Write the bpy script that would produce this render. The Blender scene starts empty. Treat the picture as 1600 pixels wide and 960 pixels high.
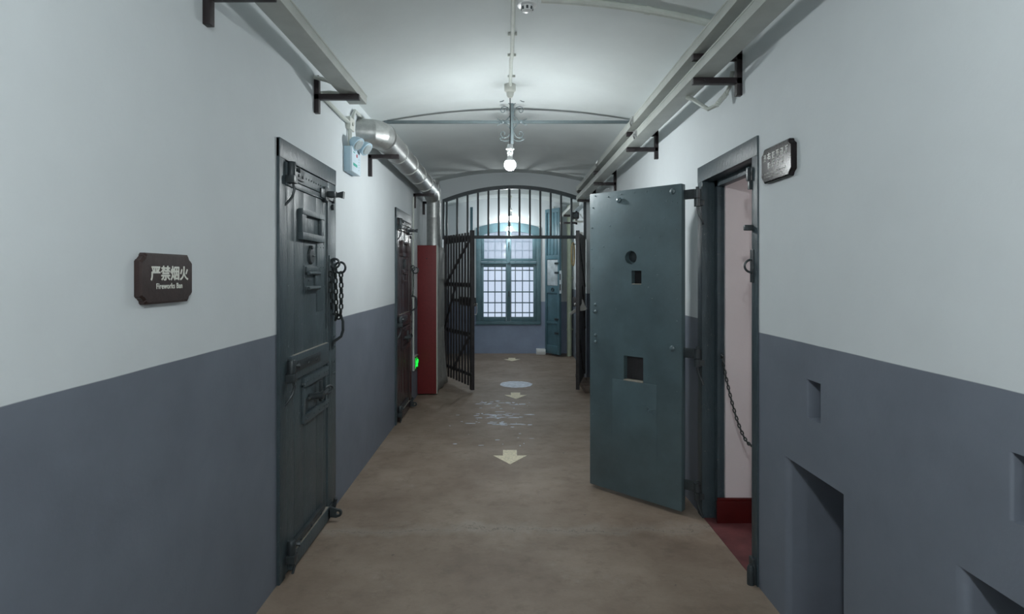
import bpy, bmesh, math, random
from mathutils import Vector, Matrix, Euler

random.seed(7)
SC = bpy.context.scene
COL = SC.collection
PI = math.pi

# ------------------------------------------------------------------ camera, world, exposure
CAM_H = 1.6
cd = bpy.data.cameras.new('camera')
cd.sensor_width = 36.0
cd.lens = 36.0 * 880.0 / 1600.0
cd.shift_x = 0.005
cd.shift_y = -0.0325
cd.clip_start = 0.05
cam = bpy.data.objects.new('camera', cd)
COL.objects.link(cam)
cam.location = (0, 0, CAM_H)
cam.rotation_euler = (PI / 2, 0, 0)
SC.camera = cam

world = bpy.data.worlds.new('world')
SC.world = world
world.use_nodes = True
bg = world.node_tree.nodes['Background']
bg.inputs['Color'].default_value = (0.74, 0.84, 1.0, 1)
bg.inputs['Strength'].default_value = 0.95

SC.view_settings.view_transform = 'Standard'
SC.view_settings.look = 'None'
SC.view_settings.gamma = 1.0
SC.view_settings.use_curve_mapping = False
SC.view_settings.exposure = 0.0
BULB = 600.0            # radiance of the lit LED globes
BULB_NEAR, BULB_FAR, BULB_FILL = 900.0, 300.0, 250.0
BULB_COL = (0.94, 0.993, 1.0, 1)
SC.cycles.use_denoising = True
SC.cycles.max_bounces = 10
SC.cycles.diffuse_bounces = 7
SC.cycles.sample_clamp_indirect = 6.0

# ------------------------------------------------------------------ materials
def nodemat(name):
    m = bpy.data.materials.new(name)
    m.use_nodes = True
    nt = m.node_tree
    return m, nt, nt.nodes['Principled BSDF']

def noise(nt, scale, detail=4, rough=0.6, vec=None):
    n = nt.nodes.new('ShaderNodeTexNoise')
    n.inputs['Scale'].default_value = scale
    n.inputs['Detail'].default_value = detail
    n.inputs['Roughness'].default_value = rough
    if vec is not None:
        nt.links.new(vec, n.inputs['Vector'])
    return n

def mathn(nt, op, a, b=None, c=None):
    n = nt.nodes.new('ShaderNodeMath')
    n.operation = op
    for i, v in enumerate((a, b, c)):
        if v is None:
            continue
        if isinstance(v, (int, float)):
            n.inputs[i].default_value = v
        else:
            nt.links.new(v, n.inputs[i])
    return n.outputs[0]

def mixc(nt, fac, a, b):
    n = nt.nodes.new('ShaderNodeMix')
    n.data_type = 'RGBA'
    if isinstance(fac, (int, float)):
        n.inputs['Factor'].default_value = fac
    else:
        nt.links.new(fac, n.inputs['Factor'])
    for key, v in (('A', a), ('B', b)):
        s = [i for i in n.inputs if i.name == key and i.type == 'RGBA'][0]
        if isinstance(v, tuple):
            s.default_value = (*v, 1)
        else:
            nt.links.new(v, s)
    return [o for o in n.outputs if o.type == 'RGBA'][0]

def ramp(nt, fac, lo, hi):
    n = nt.nodes.new('ShaderNodeMapRange')
    n.inputs['From Min'].default_value = lo
    n.inputs['From Max'].default_value = hi
    nt.links.new(fac, n.inputs['Value'])
    return n.outputs[0]

def bump(nt, bsdf, height, strength, dist=0.01):
    b = nt.nodes.new('ShaderNodeBump')
    b.inputs['Strength'].default_value = strength
    b.inputs['Distance'].default_value = dist
    nt.links.new(height, b.inputs['Height'])
    nt.links.new(b.outputs[0], bsdf.inputs['Normal'])

def plain(name, col, rough=0.5, metal=0.0, var=0.12, vscale=14, bstr=0.0, bscale=60, spec=0.5):
    """one colour with a little noise in it"""
    m, nt, p = nodemat(name)
    geo = nt.nodes.new('ShaderNodeTexCoord').outputs['Object']
    n = noise(nt, vscale, 5, 0.6, geo)
    dark = tuple(c * (1 - var) for c in col)
    lite = tuple(min(1, c * (1 + var)) for c in col)
    nt.links.new(mixc(nt, ramp(nt, n.outputs[0], 0.3, 0.7), dark, lite), p.inputs['Base Color'])
    p.inputs['Roughness'].default_value = rough
    p.inputs['Metallic'].default_value = metal
    p.inputs['Specular IOR Level'].default_value = spec
    if bstr:
        n2 = noise(nt, bscale, 3, 0.6, geo)
        bump(nt, p, n2.outputs[0], bstr, 0.004)
    return m

def wall_mat(name, dado_h, white=(0.665, 0.705, 0.725), dado=(0.168, 0.190, 0.232)):
    """whitewash above a blue grey oil-paint dado"""
    m, nt, p = nodemat(name)
    g = nt.nodes.new('ShaderNodeNewGeometry')
    sep = nt.nodes.new('ShaderNodeSeparateXYZ')
    nt.links.new(g.outputs['Position'], sep.inputs[0])
    wob = noise(nt, 2.2, 3, 0.6, g.outputs['Position'])
    z = mathn(nt, 'ADD', sep.outputs['Z'], mathn(nt, 'MULTIPLY', mathn(nt, 'SUBTRACT', wob.outputs[0], 0.5), 0.006))
    mask = ramp(nt, z, dado_h - 0.0015, dado_h + 0.0015)
    blot = noise(nt, 3.1, 5, 0.62, g.outputs['Position'])
    b = ramp(nt, blot.outputs[0], 0.3, 0.7)
    wcol = mixc(nt, b, tuple(c * 0.955 for c in white), white)
    dcol = mixc(nt, b, tuple(c * 0.9 for c in dado), tuple(c * 1.06 for c in dado))
    nt.links.new(mixc(nt, mask, dcol, wcol), p.inputs['Base Color'])
    nt.links.new(mathn(nt, 'MULTIPLY_ADD', mask, 0.28, 0.56), p.inputs['Roughness'])
    p.inputs['Specular IOR Level'].default_value = 0.35
    big = noise(nt, 1.7, 3, 0.5, g.outputs['Position'])
    fine = noise(nt, 55, 4, 0.6, g.outputs['Position'])
    bump(nt, p, mathn(nt, 'ADD', big.outputs[0], mathn(nt, 'MULTIPLY', fine.outputs[0], 0.05)), 0.22, 0.05)
    return m

def floor_mat():
    m, nt, p = nodemat('worn concrete')
    g = nt.nodes.new('ShaderNodeNewGeometry').outputs['Position']
    mp = nt.nodes.new('ShaderNodeMapping')
    mp.inputs['Scale'].default_value = (1.0, 1.15, 1)
    nt.links.new(g, mp.inputs[0])
    a = noise(nt, 1.6, 6, 0.66, mp.outputs[0])
    b = noise(nt, 7, 6, 0.7, mp.outputs[0])
    c = noise(nt, 60, 3, 0.7, g)
    col = mixc(nt, ramp(nt, a.outputs[0], 0.36, 0.66), (0.205, 0.153, 0.115), (0.312, 0.246, 0.194))
    col = mixc(nt, mathn(nt, 'MULTIPLY', ramp(nt, b.outputs[0], 0.52, 0.74), 0.6), col, (0.150, 0.116, 0.090))
    col = mixc(nt, mathn(nt, 'MULTIPLY', ramp(nt, c.outputs[0], 0.35, 0.75), 0.16), col, (0.15, 0.12, 0.10))
    # pale scuffs
    d = noise(nt, 1.9, 6, 0.72, g)
    fine = noise(nt, 22, 5, 0.75, g)
    scuff = mathn(nt, 'MULTIPLY', ramp(nt, d.outputs[0], 0.54, 0.72), ramp(nt, fine.outputs[0], 0.45, 0.75))
    col = mixc(nt, mathn(nt, 'MULTIPLY', scuff, 0.55), col, (0.40, 0.37, 0.33))
    specks = noise(nt, 13, 2, 0.5, g)  # dark chips in the slab
    col = mixc(nt, mathn(nt, 'MULTIPLY', ramp(nt, specks.outputs[0], 0.745, 0.765), 0.6), col, (0.09, 0.08, 0.075))
    # one long crack across the slab and a branch of pale wear beside it
    sep = nt.nodes.new('ShaderNodeSeparateXYZ')
    nt.links.new(g, sep.inputs[0])
    wv = noise(nt, 3.2, 6, 0.7, g)
    off = mathn(nt, 'MULTIPLY', mathn(nt, 'SUBTRACT', wv.outputs[0], 0.5), 0.55)
    dist = mathn(nt, 'ABSOLUTE', mathn(nt, 'SUBTRACT', mathn(nt, 'ADD', sep.outputs['Y'], off), 3.52))
    col = mixc(nt, mathn(nt, 'MULTIPLY', mathn(nt, 'SUBTRACT', 1.0, ramp(nt, dist, 0.0, 0.10)), 0.28), col, (0.42, 0.39, 0.35))
    col = mixc(nt, mathn(nt, 'MULTIPLY', mathn(nt, 'LESS_THAN', dist, 0.004), 0.6), col, (0.09, 0.075, 0.06))
    nt.links.new(col, p.inputs['Base Color'])
    nt.links.new(mathn(nt, 'MULTIPLY_ADD', b.outputs[0], 0.3, 0.40), p.inputs['Roughness'])
    p.inputs['Specular IOR Level'].default_value = 0.4
    bump(nt, p, mathn(nt, 'ADD', a.outputs[0], mathn(nt, 'MULTIPLY', c.outputs[0], 0.06)), 0.25, 0.02)
    return m

def enamel(name, col, rough=0.3, bstr=0.35, specks=0.0, spec=0.4):
    """thick brushed gloss paint over old iron and timber"""
    m, nt, p = nodemat(name)
    o = nt.nodes.new('ShaderNodeNewGeometry').outputs['Position']
    n = noise(nt, 5, 5, 0.6, o)
    base = mixc(nt, ramp(nt, n.outputs[0], 0.3, 0.7), tuple(c * 0.82 for c in col), tuple(c * 1.15 for c in col))
    if specks:
        k = noise(nt, 46, 4, 0.7, o)
        base = mixc(nt, mathn(nt, 'MULTIPLY', ramp(nt, k.outputs[0], 0.655, 0.70), specks), base, (0.45, 0.47, 0.46))  # pale specks paint lamp glints into the gloss colour
    nt.links.new(base, p.inputs['Base Color'])
    p.inputs['Roughness'].default_value = rough
    p.inputs['Specular IOR Level'].default_value = spec
    mp = nt.nodes.new('ShaderNodeMapping')
    mp.inputs['Scale'].default_value = (1, 1, 0.35)
    nt.links.new(o, mp.inputs[0])
    f = noise(nt, 42, 4, 0.65, mp.outputs[0])
    bump(nt, p, f.outputs[0], bstr, 0.006)
    return m

def emit(name, col, s):
    m, nt, p = nodemat(name)
    p.inputs['Base Color'].default_value = col
    p.inputs['Emission Color'].default_value = col
    p.inputs['Emission Strength'].default_value = s
    return m

def glass(name, frost=0.0):
    m, nt, p = nodemat(name)
    out = nt.nodes['Material Output']
    tr = nt.nodes.new('ShaderNodeBsdfTransparent')
    tr.inputs[0].default_value = (0.96, 0.98, 1, 1)
    gl = nt.nodes.new('ShaderNodeBsdfGlossy')
    gl.inputs['Roughness'].default_value = 0.04
    mx = nt.nodes.new('ShaderNodeMixShader')
    mx.inputs[0].default_value = 0.06
    nt.links.new(tr.outputs[0], mx.inputs[1])
    nt.links.new(gl.outputs[0], mx.inputs[2])
    last = mx.outputs[0]
    if frost:
        rf = nt.nodes.new('ShaderNodeBsdfTranslucent')
        rf.inputs[0].default_value = (0.95, 0.97, 1, 1)
        m2 = nt.nodes.new('ShaderNodeMixShader')
        m2.inputs[0].default_value = frost
        nt.links.new(last, m2.inputs[1])
        nt.links.new(rf.outputs[0], m2.inputs[2])
        last = m2.outputs[0]
    nt.links.new(last, out.inputs['Surface'])
    nt.nodes.remove(p)
    return m

M = {
    'wall_l': wall_mat('wall paint left', 1.289),
    'wall_r': wall_mat('wall paint right', 1.301),
    'wall_f': wall_mat('wall paint far', 1.04, dado=(0.28, 0.34, 0.46)),
    'ceil': plain('ceiling limewash', (0.64, 0.68, 0.68), 0.9, 0, 0.04, 2.2, 0.25, 30, 0.2),
    'floor': floor_mat(),
    'redfloor': plain('red oxide floor paint', (0.13, 0.042, 0.044), 0.5, 0, 0.3, 9, 0.3, 30),
    'cellwhite': plain('pinkish cell whitewash', (0.68, 0.63, 0.64), 0.85, 0, 0.04, 3, 0.2, 40, 0.2),
    'redboard': enamel('dark red gloss skirting', (0.075, 0.006, 0.006), 0.35, 0.2),
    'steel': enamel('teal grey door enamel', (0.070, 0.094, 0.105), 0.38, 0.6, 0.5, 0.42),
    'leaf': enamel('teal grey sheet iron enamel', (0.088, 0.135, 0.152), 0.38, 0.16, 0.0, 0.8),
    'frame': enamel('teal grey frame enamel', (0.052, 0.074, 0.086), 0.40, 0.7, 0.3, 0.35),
    'iron': plain('painted iron fittings', (0.046, 0.056, 0.061), 0.38, 0.2, 0.2, 20, 0.3, 70),
    'chain': plain('worn chain iron', (0.035, 0.042, 0.042), 0.42, 0.5, 0.25, 30),
    'maroon': enamel('dark maroon door enamel', (0.052, 0.036, 0.038), 0.26, 0.3, 0.2),
    'bracket': plain('black maroon bracket paint', (0.016, 0.010, 0.012), 0.45, 0, 0.2, 20, 0.2),
    'tray': plain('grey cable tray paint', (0.43, 0.45, 0.42), 0.45, 0.1, 0.1, 6, 0.1, 30),
    'galv': plain('spiral galvanised steel', (0.46, 0.47, 0.46), 0.42, 0.85, 0.14, 25, 0.25, 30),
    'redsheet': plain('dark red boxed panel', (0.165, 0.015, 0.017), 0.55, 0, 0.12, 30, 0.15, 90),
    'greysheet': plain('dull pale sheet', (0.30, 0.30, 0.28), 0.6, 0.0, 0.2, 7, 0.3, 12),
    'gate': plain('brown black gate paint', (0.042, 0.040, 0.043), 0.42, 0.1, 0.25, 12, 0.25, 60),
    'grille': enamel('blue grey grille paint', (0.066, 0.080, 0.088), 0.4, 0.2, 0.0),
    'window': enamel('blue window paint', (0.105, 0.185, 0.215), 0.4, 0.15, 0.0),
    'plank': enamel('blue plank door paint', (0.085, 0.165, 0.200), 0.42, 0.2, 0.0),
    'palepanel': plain('pale worn panel', (0.42, 0.47, 0.50), 0.5, 0, 0.25, 9),
    'glass': glass('window glass'),
    'frost': glass('frosted glass', 0.35),
    'white': plain('white plastic', (0.62, 0.63, 0.58), 0.4, 0, 0.05, 6),
    'paintpipe': plain('overpainted conduit', (0.55, 0.58, 0.54), 0.5, 0, 0.08, 9, 0.2, 40),
    'bluebox': plain('pale blue plastic', (0.42, 0.58, 0.68), 0.4, 0, 0.04, 6),
    'ltblue': plain('pale blue plastic front', (0.62, 0.74, 0.82), 0.4, 0, 0.04, 6),
    'lens': plain('clear lamp lens', (0.62, 0.70, 0.72), 0.12, 0.3, 0.1, 30),
    'teal': plain('teal printed label', (0.03, 0.36, 0.28), 0.5, 0, 0.05),
    'redspot': plain('red indicator', (0.42, 0.05, 0.06), 0.4, 0, 0.05),
    'black': plain('black plastic', (0.012, 0.012, 0.014), 0.45, 0, 0.1),
    'cord': plain('dark flex', (0.02, 0.02, 0.022), 0.5, 0, 0.1),
    'bulb': emit('lit led globe', BULB_COL, BULB),
    'bulb_near': emit('lit led globe near', BULB_COL, BULB_NEAR),
    'bulb_far': emit('lit led globe far', BULB_COL, BULB_FAR),
    'bulb_fill': emit('added fill globe', (1.0, 0.97, 0.96, 1), BULB_FILL),
    'socket': plain('white lamp holder', (0.75, 0.77, 0.77), 0.35, 0, 0.02),
    'signwood': plain('dark brown varnished sign board', (0.034, 0.019, 0.017), 0.42, 0, 0.25, 22, 0.2, 60),
    'signblack': plain('glossy black sign board', (0.020, 0.017, 0.018), 0.2, 0.0, 0.25, 22, 0.02, 25, 0.1),
    'letter': plain('off white lettering', (0.72, 0.72, 0.66), 0.5, 0, 0.03),
    'letterdim': plain('grey lettering', (0.66, 0.66, 0.64), 0.5, 0, 0.03),
    'exit': emit('lit exit sign green', (0.01, 0.55, 0.05, 1), 1.6),
    'exitdark': plain('exit sign dark face', (0.004, 0.03, 0.008), 0.3, 0, 0.05),
    'arrow': plain('yellowed marking paint', (0.80, 0.72, 0.54), 0.6, 0, 0.22, 40),
    'patch': plain('white marking paint', (0.62, 0.67, 0.76), 0.55, 0, 0.3, 14),
    'edge_tone': plain('pale edge and ledge highlight', (0.36, 0.33, 0.28), 0.5, 0.2, 0.2, 20),  # cream tone of the painted ledge highlights, also on the opening sills
    'pipe': plain('pale green downpipe paint', (0.44, 0.50, 0.38), 0.45, 0, 0.08),
    'hose': plain('brown hose', (0.30, 0.23, 0.11), 0.6, 0, 0.15),
    'tie': plain('blue grey tie rod paint', (0.13, 0.165, 0.175), 0.45, 0.1, 0.1),
    'brick': plain('brown brick', (0.13, 0.095, 0.075), 0.8, 0, 0.35, 18, 0.5, 30),
    'silver': plain('bright worn steel', (0.62, 0.62, 0.62), 0.28, 0.85, 0.1),
}

# ------------------------------------------------------------------ mesh helpers
class MB:
    def __init__(s):
        s.bm = bmesh.new()

    def box(s, lo, hi, bevel=0.0, mat=None):
        lo, hi = Vector(lo), Vector(hi)
        c, d = (lo + hi) / 2, hi - lo
        T = Matrix.Translation(c) @ Matrix.Diagonal((abs(d.x), abs(d.y), abs(d.z), 1))
        if mat is not None:
            T = mat @ T
        r = bmesh.ops.create_cube(s.bm, size=1.0, matrix=T)
        if bevel:
            es = list({e for v in r['verts'] for e in v.link_edges})
            bmesh.ops.bevel(s.bm, geom=es, offset=bevel, segments=2, profile=0.6, affect='EDGES', clamp_overlap=True)
        return s

    def tube(s, pts, r, seg=10, closed=False):
        pts = [Vector(p) for p in pts]
        n = len(pts)
        rings, up = [], None
        for i, p in enumerate(pts):
            if closed:
                t = pts[(i + 1) % n] - pts[i - 1]
            else:
                t = pts[min(i + 1, n - 1)] - pts[max(i - 1, 0)]
            t.normalize()
            if up is None:
                a = Vector((0, 0, 1)) if abs(t.z) < 0.9 else Vector((1, 0, 0))
                up = (a - t * a.dot(t)).normalized()
            else:
                up = (up - t * up.dot(t)).normalized()
            q = t.cross(up)
            rr = r[i] if isinstance(r, (list, tuple)) else r
            rings.append([s.bm.verts.new(p + (up * math.cos(2 * PI * k / seg) + q * math.sin(2 * PI * k / seg)) * rr) for k in range(seg)])
        m = n if closed else n - 1
        for i in range(m):
            A, B = rings[i], rings[(i + 1) % n]
            for k in range(seg):
                s.bm.faces.new((A[k], A[(k + 1) % seg], B[(k + 1) % seg], B[k]))
        if not closed:
            s.bm.faces.new(rings[0][::-1])
            s.bm.faces.new(rings[-1])
        return s

    def lathe(s, prof, loc=(0, 0, 0), axis=(0, 0, 1), seg=24):
        """prof: (radius, height) along axis"""
        ax = Vector(axis).normalized()
        a = Vector((1, 0, 0)) if abs(ax.x) < 0.9 else Vector((0, 1, 0))
        u = (a - ax * a.dot(ax)).normalized()
        w = ax.cross(u)
        L = Vector(loc)
        rings = []
        for r, h in prof:
            if r < 1e-6:
                rings.append([s.bm.verts.new(L + ax * h)])
            else:
                rings.append([s.bm.verts.new(L + ax * h + (u * math.cos(2 * PI * k / seg) + w * math.sin(2 * PI * k / seg)) * r) for k in range(seg)])
        for A, B in zip(rings, rings[1:]):
            for k in range(seg):
                k2 = (k + 1) % seg
                if len(A) == 1 and len(B) == 1:
                    continue
                if len(A) == 1:
                    s.bm.faces.new((A[0], B[k2], B[k]))
                elif len(B) == 1:
                    s.bm.faces.new((A[k], A[k2], B[0]))
                else:
                    s.bm.faces.new((A[k], A[k2], B[k2], B[k]))
        if len(rings[0]) > 1:
            s.bm.faces.new(rings[0][::-1])
        if len(rings[-1]) > 1:
            s.bm.faces.new(rings[-1])
        return s

    def prism(s, poly, plane, a, b):
        """extrude a 2D polygon; plane XY, XZ or YZ; from a to b on the third axis"""
        f = {'XY': lambda p, t: (p[0], p[1], t), 'XZ': lambda p, t: (p[0], t, p[1]), 'YZ': lambda p, t: (t, p[0], p[1])}[plane]
        A = [s.bm.verts.new(f(p, a)) for p in poly]
        B = [s.bm.verts.new(f(p, b)) for p in poly]
        s.bm.faces.new(A)
        s.bm.faces.new(B[::-1])
        n = len(poly)
        for i in range(n):
            s.bm.faces.new((A[i], B[i], B[(i + 1) % n], A[(i + 1) % n]))
        return s

    def quad(s, *pts):
        s.bm.faces.new([s.bm.verts.new(p) for p in pts])
        return s

    def holed(s, loops):
        """flat face bounded by the first loop with the others as holes"""
        es = []
        for lp in loops:
            vs = [s.bm.verts.new(p) for p in lp]
            es += [s.bm.edges.new((vs[i], vs[(i + 1) % len(vs)])) for i in range(len(vs))]
        bmesh.ops.triangle_fill(s.bm, use_beauty=True, use_dissolve=False, edges=es)
        return s

    def build(s, name, mat, parent=None, loc=None, label=None, sharp=35):
        bmesh.ops.recalc_face_normals(s.bm, faces=s.bm.faces[:])
        me = bpy.data.meshes.new(name)
        s.bm.to_mesh(me)
        s.bm.free()
        me.materials.append(M[mat] if isinstance(mat, str) else mat)
        for p in me.polygons:
            p.use_smooth = True
        me.set_sharp_from_angle(angle=math.radians(sharp))
        o = bpy.data.objects.new(name, me)
        COL.objects.link(o)
        if parent is not None:
            o.parent = parent
        if loc is not None:
            o.location = loc
        if label:
            o['label'] = label
        return o

def tag(o, label, cat, group=None):
    o['label'] = label
    o['category'] = cat
    o['kind'] = 'thing'
    if group:
        o['group'] = group
    return o

def thing(name, label, cat, loc=(0, 0, 0), rotz=0.0, group=None):
    o = bpy.data.objects.new(name, None)
    COL.objects.link(o)
    o.empty_display_size = 0.1
    o.location = loc
    o.rotation_euler = (0, 0, rotz)
    return tag(o, label, cat, group)

def struct(o):
    o['kind'] = 'structure'
    return o

def copy_tree(root, loc, rotz=None, label=None):
    r = root.copy()
    COL.objects.link(r)
    r.location = loc
    if rotz is not None:
        r.rotation_euler = (0, 0, rotz)
    if label:
        r['label'] = label
    for ch in list(root.children):
        c = ch.copy()
        COL.objects.link(c)
        c.parent = r
        for g in list(ch.children):
            d = g.copy()
            COL.objects.link(d)
            d.parent = c
    return r

def cut(o, cutters):
    """carve the cutter meshes out of o and keep the result as a plain mesh"""
    for c in cutters:
        md = o.modifiers.new('cut', 'BOOLEAN')
        md.operation = 'DIFFERENCE'
        md.solver = 'EXACT'
        md.object = c
    bpy.context.view_layer.update()
    ev = o.evaluated_get(bpy.context.evaluated_depsgraph_get())
    me = bpy.data.meshes.new_from_object(ev)
    o.modifiers.clear()
    o.data = me
    for p in me.polygons:
        p.use_smooth = True
    me.set_sharp_from_angle(angle=math.radians(30))
    for c in cutters:
        bpy.data.objects.remove(c)

def text_mesh(name, body, size, mat, parent, matrix, embolden=0.0, depth=0.0012, sx=1.0, label=None, space=1.0):
    cu = bpy.data.curves.new(name, 'FONT')
    cu.body = body
    cu.size = size
    cu.align_x = 'CENTER'
    cu.align_y = 'CENTER'
    cu.extrude = depth
    cu.space_character = space
    t = bpy.data.objects.new(name, cu)
    COL.objects.link(t)
    bpy.context.view_layer.update()
    me = bpy.data.meshes.new_from_object(t.evaluated_get(bpy.context.evaluated_depsgraph_get()))
    bpy.data.objects.remove(t)
    if embolden:
        # heavier strokes: the same letters again, shifted by less than a stroke
        bm = bmesh.new()
        for k, (dx, dy) in enumerate(((0, 0), (1, 0), (-1, 0), (0, 1), (0, -1))):
            c = me.copy()
            c.transform(Matrix.Translation((dx * embolden, dy * embolden, k * 0.00012)))
            bm.from_mesh(c)
            bpy.data.meshes.remove(c)
        bm.to_mesh(me)
        bm.free()
    me.transform(matrix @ Matrix.Diagonal((sx, 1, 1, 1)))
    me.materials.clear()
    me.materials.append(M[mat])
    o = bpy.data.objects.new(name, me)
    COL.objects.link(o)
    o.parent = parent
    if label:
        o['label'] = label
    return o

def arc(cx, cz, R, a0, a1, n):
    return [(cx + R * math.sin(a0 + (a1 - a0) * i / n), cz + R * math.cos(a0 + (a1 - a0) * i / n)) for i in range(n + 1)]

# ------------------------------------------------------------------ room shell
XL, XR = -1.18, 1.285
XC = (XL + XR) / 2
Y0, Y1 = -5.0, 11.3
GY = 8.5                          # the barred arch
SPRING, CROWN = 2.95, 3.13
HALF = (XR - XL) / 2
RV = (HALF ** 2 + (CROWN - SPRING) ** 2) / (2 * (CROWN - SPRING))
def vault(x):
    return CROWN - RV + math.sqrt(RV ** 2 - (x - XC) ** 2)

struct(MB().box((XL - 0.3, Y0, -0.2), (XR + 0.004, Y1 + 0.3, 0.0)).build('floor', 'floor'))
struct(MB().box((XL - 0.2, Y0 - 0.2, 0.0), (XL, Y1, 3.25)).build('wall_left', 'wall_l'))

# right wall: a face with a cell doorway and four wall recesses, each recess a swept pocket with a rounded far jamb
DOOR = (2.90, 3.76, 0.0, 2.27)
STOVES = [(2.16, 2.58, 0.0, 0.758), (1.16, 1.584, 0.0, 0.769)]
SLOTS = [(2.31, 2.41, 0.985, 1.149), (1.33, 1.433, 0.97, 1.146)]
RND = 0.028
holes = [DOOR]
for k, (a, b, c, d) in enumerate(STOVES + SLOTS):
    r = RND if k < 2 else 0.008
    holes.append((a - r * 0.4, b + r, c, d))
ys = sorted({Y0, Y1} | {h[0] for h in holes} | {h[1] for h in holes})
zs = sorted({0.0, 3.25} | {h[2] for h in holes} | {h[3] for h in holes})
wb = MB()
for i in range(len(ys) - 1):
    for j in range(len(zs) - 1):
        yc, zc = (ys[i] + ys[i + 1]) / 2, (zs[j] + zs[j + 1]) / 2
        if any(h[0] < yc < h[1] and h[2] < zc < h[3] for h in holes):
            continue
        wb.quad((XR, ys[i], zs[j]), (XR, ys[i + 1], zs[j]), (XR, ys[i + 1], zs[j + 1]), (XR, ys[i], zs[j + 1]))
for k, (a, b, c, d) in enumerate(STOVES + SLOTS):
    r = RND if k < 2 else 0.008
    dep = 0.42 if k < 2 else 0.16
    near = [(XR, a - r * 0.4), (XR + r * 0.4, a)]
    far = [(XR + r - r * math.cos(t), b + r - r * math.sin(t)) for t in [PI / 2 * i / 8 for i in range(9)]]
    prof = near + [(XR + dep, a), (XR + dep, b)] + far[::-1]
    # far runs from the wall face inwards, so its reverse leads from the jamb back out to the face
    lo = [wb.bm.verts.new((x, y, c)) for x, y in prof]
    hi = [wb.bm.verts.new((x, y, d)) for x, y in prof]
    for i in range(len(prof) - 1):
        wb.bm.faces.new((lo[i], lo[i + 1], hi[i + 1], hi[i]))
    wb.bm.faces.new(hi)
    wb.bm.faces.new(lo)
bmesh.ops.remove_doubles(wb.bm, verts=wb.bm.verts[:], dist=0.0002)
struct(wb.build('wall_right', 'wall_r', sharp=40))

# reveal of the cell doorway and the dim cell behind it
cellw = MB()
cellw.box((1.405, 3.62, 0), (1.9, 3.80, 2.27)).box((1.405, 2.80, 0), (1.9, 2.965, 2.27)).box((1.30, 2.80, 2.27), (1.9, 3.80, 2.45))
struct(cellw.build('wall_reveal', 'cellwhite'))
room = MB()
cx0, cx1, cy0, cy1, cz = 1.9, 4.2, 1.4, 5.4, 2.9
room.quad((cx1, cy0, 0), (cx1, cy1, 0), (cx1, cy1, cz), (cx1, cy0, cz))
room.quad((cx0, cy0, 0), (cx1, cy0, 0), (cx1, cy0, cz), (cx0, cy0, cz))
room.quad((cx0, cy1, 0), (cx1, cy1, 0), (cx1, cy1, cz), (cx0, cy1, cz))
room.quad((cx0, cy0, cz), (cx1, cy0, cz), (cx1, cy1, cz), (cx0, cy1, cz))
room.quad((cx0, cy0, 0), (cx0, 2.965, 0), (cx0, 2.965, cz), (cx0, cy0, cz))
room.quad((cx0, 3.62, 0), (cx0, cy1, 0), (cx0, cy1, cz), (cx0, 3.62, cz))
room.quad((cx0, 2.965, 2.27), (cx0, 3.62, 2.27), (cx0, 3.62, cz), (cx0, 2.965, cz))
struct(room.build('wall_cell', 'cellwhite'))
struct(MB().box((XR + 0.004, 1.4, -0.2), (4.2, 5.4, 0.003)).build('floor_cell', 'redfloor'))
bb = MB().box((1.346, 3.602, 0.0), (1.905, 3.624, 0.142), 0.002)
bb.box((1.350, 3.606, 0.14), (1.905, 3.624, 0.160), 0.004)
struct(bb.build('baseboard_cell', 'redboard'))

# barrel vault
vb = MB()
n = 40
for i in range(n):
    xa, xb = XL + (XR - XL) * i / n, XL + (XR - XL) * (i + 1) / n
    vb.quad((xa, Y0, vault(xa)), (xb, Y0, vault(xb)), (xb, Y1, vault(xb)), (xa, Y1, vault(xa)))
bmesh.ops.remove_doubles(vb.bm, verts=vb.bm.verts[:], dist=1e-5)
vb.box((XL - 0.2, Y0 - 0.2, 3.2), (XR + 0.2, Y1 + 0.3, 3.3))
struct(vb.build('ceiling', 'ceil', sharp=60))
struct(MB().box((XL, Y0 - 0.2, 0), (XR, Y0, 3.2)).build('wall_back', 'wall_l'))

# the cross wall with its arched opening
OX0, OX1, OXC = -0.972, 1.198, 0.113
OCROWN, OHALF, ORISE = 2.935, 1.085, 0.215
OR = (OHALF ** 2 + ORISE ** 2) / (2 * ORISE)
oa = math.asin(OHALF / OR)
top_arc = [(XL + (XR - XL) * i / 24, vault(XL + (XR - XL) * i / 24) + 0.01) for i in range(25)]
open_arc = arc(OXC, OCROWN - OR, OR, oa, -oa, 24)
prof = [(XL, 0)] + top_arc + [(XR, 0), (OX1, 0)] + open_arc + [(OX0, 0)]
struct(MB().prism(prof, 'XZ', GY, GY + 0.25).build('wall_gate', 'wall_r'))
# a plaster rib across the vault beyond it
rib = [(x, z - 0.09) for x, z in top_arc] + [(x, z) for x, z in top_arc[::-1]]
struct(MB().prism(rib, 'XZ', 10.2, 10.42).build('trim_1', 'ceil'))

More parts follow.
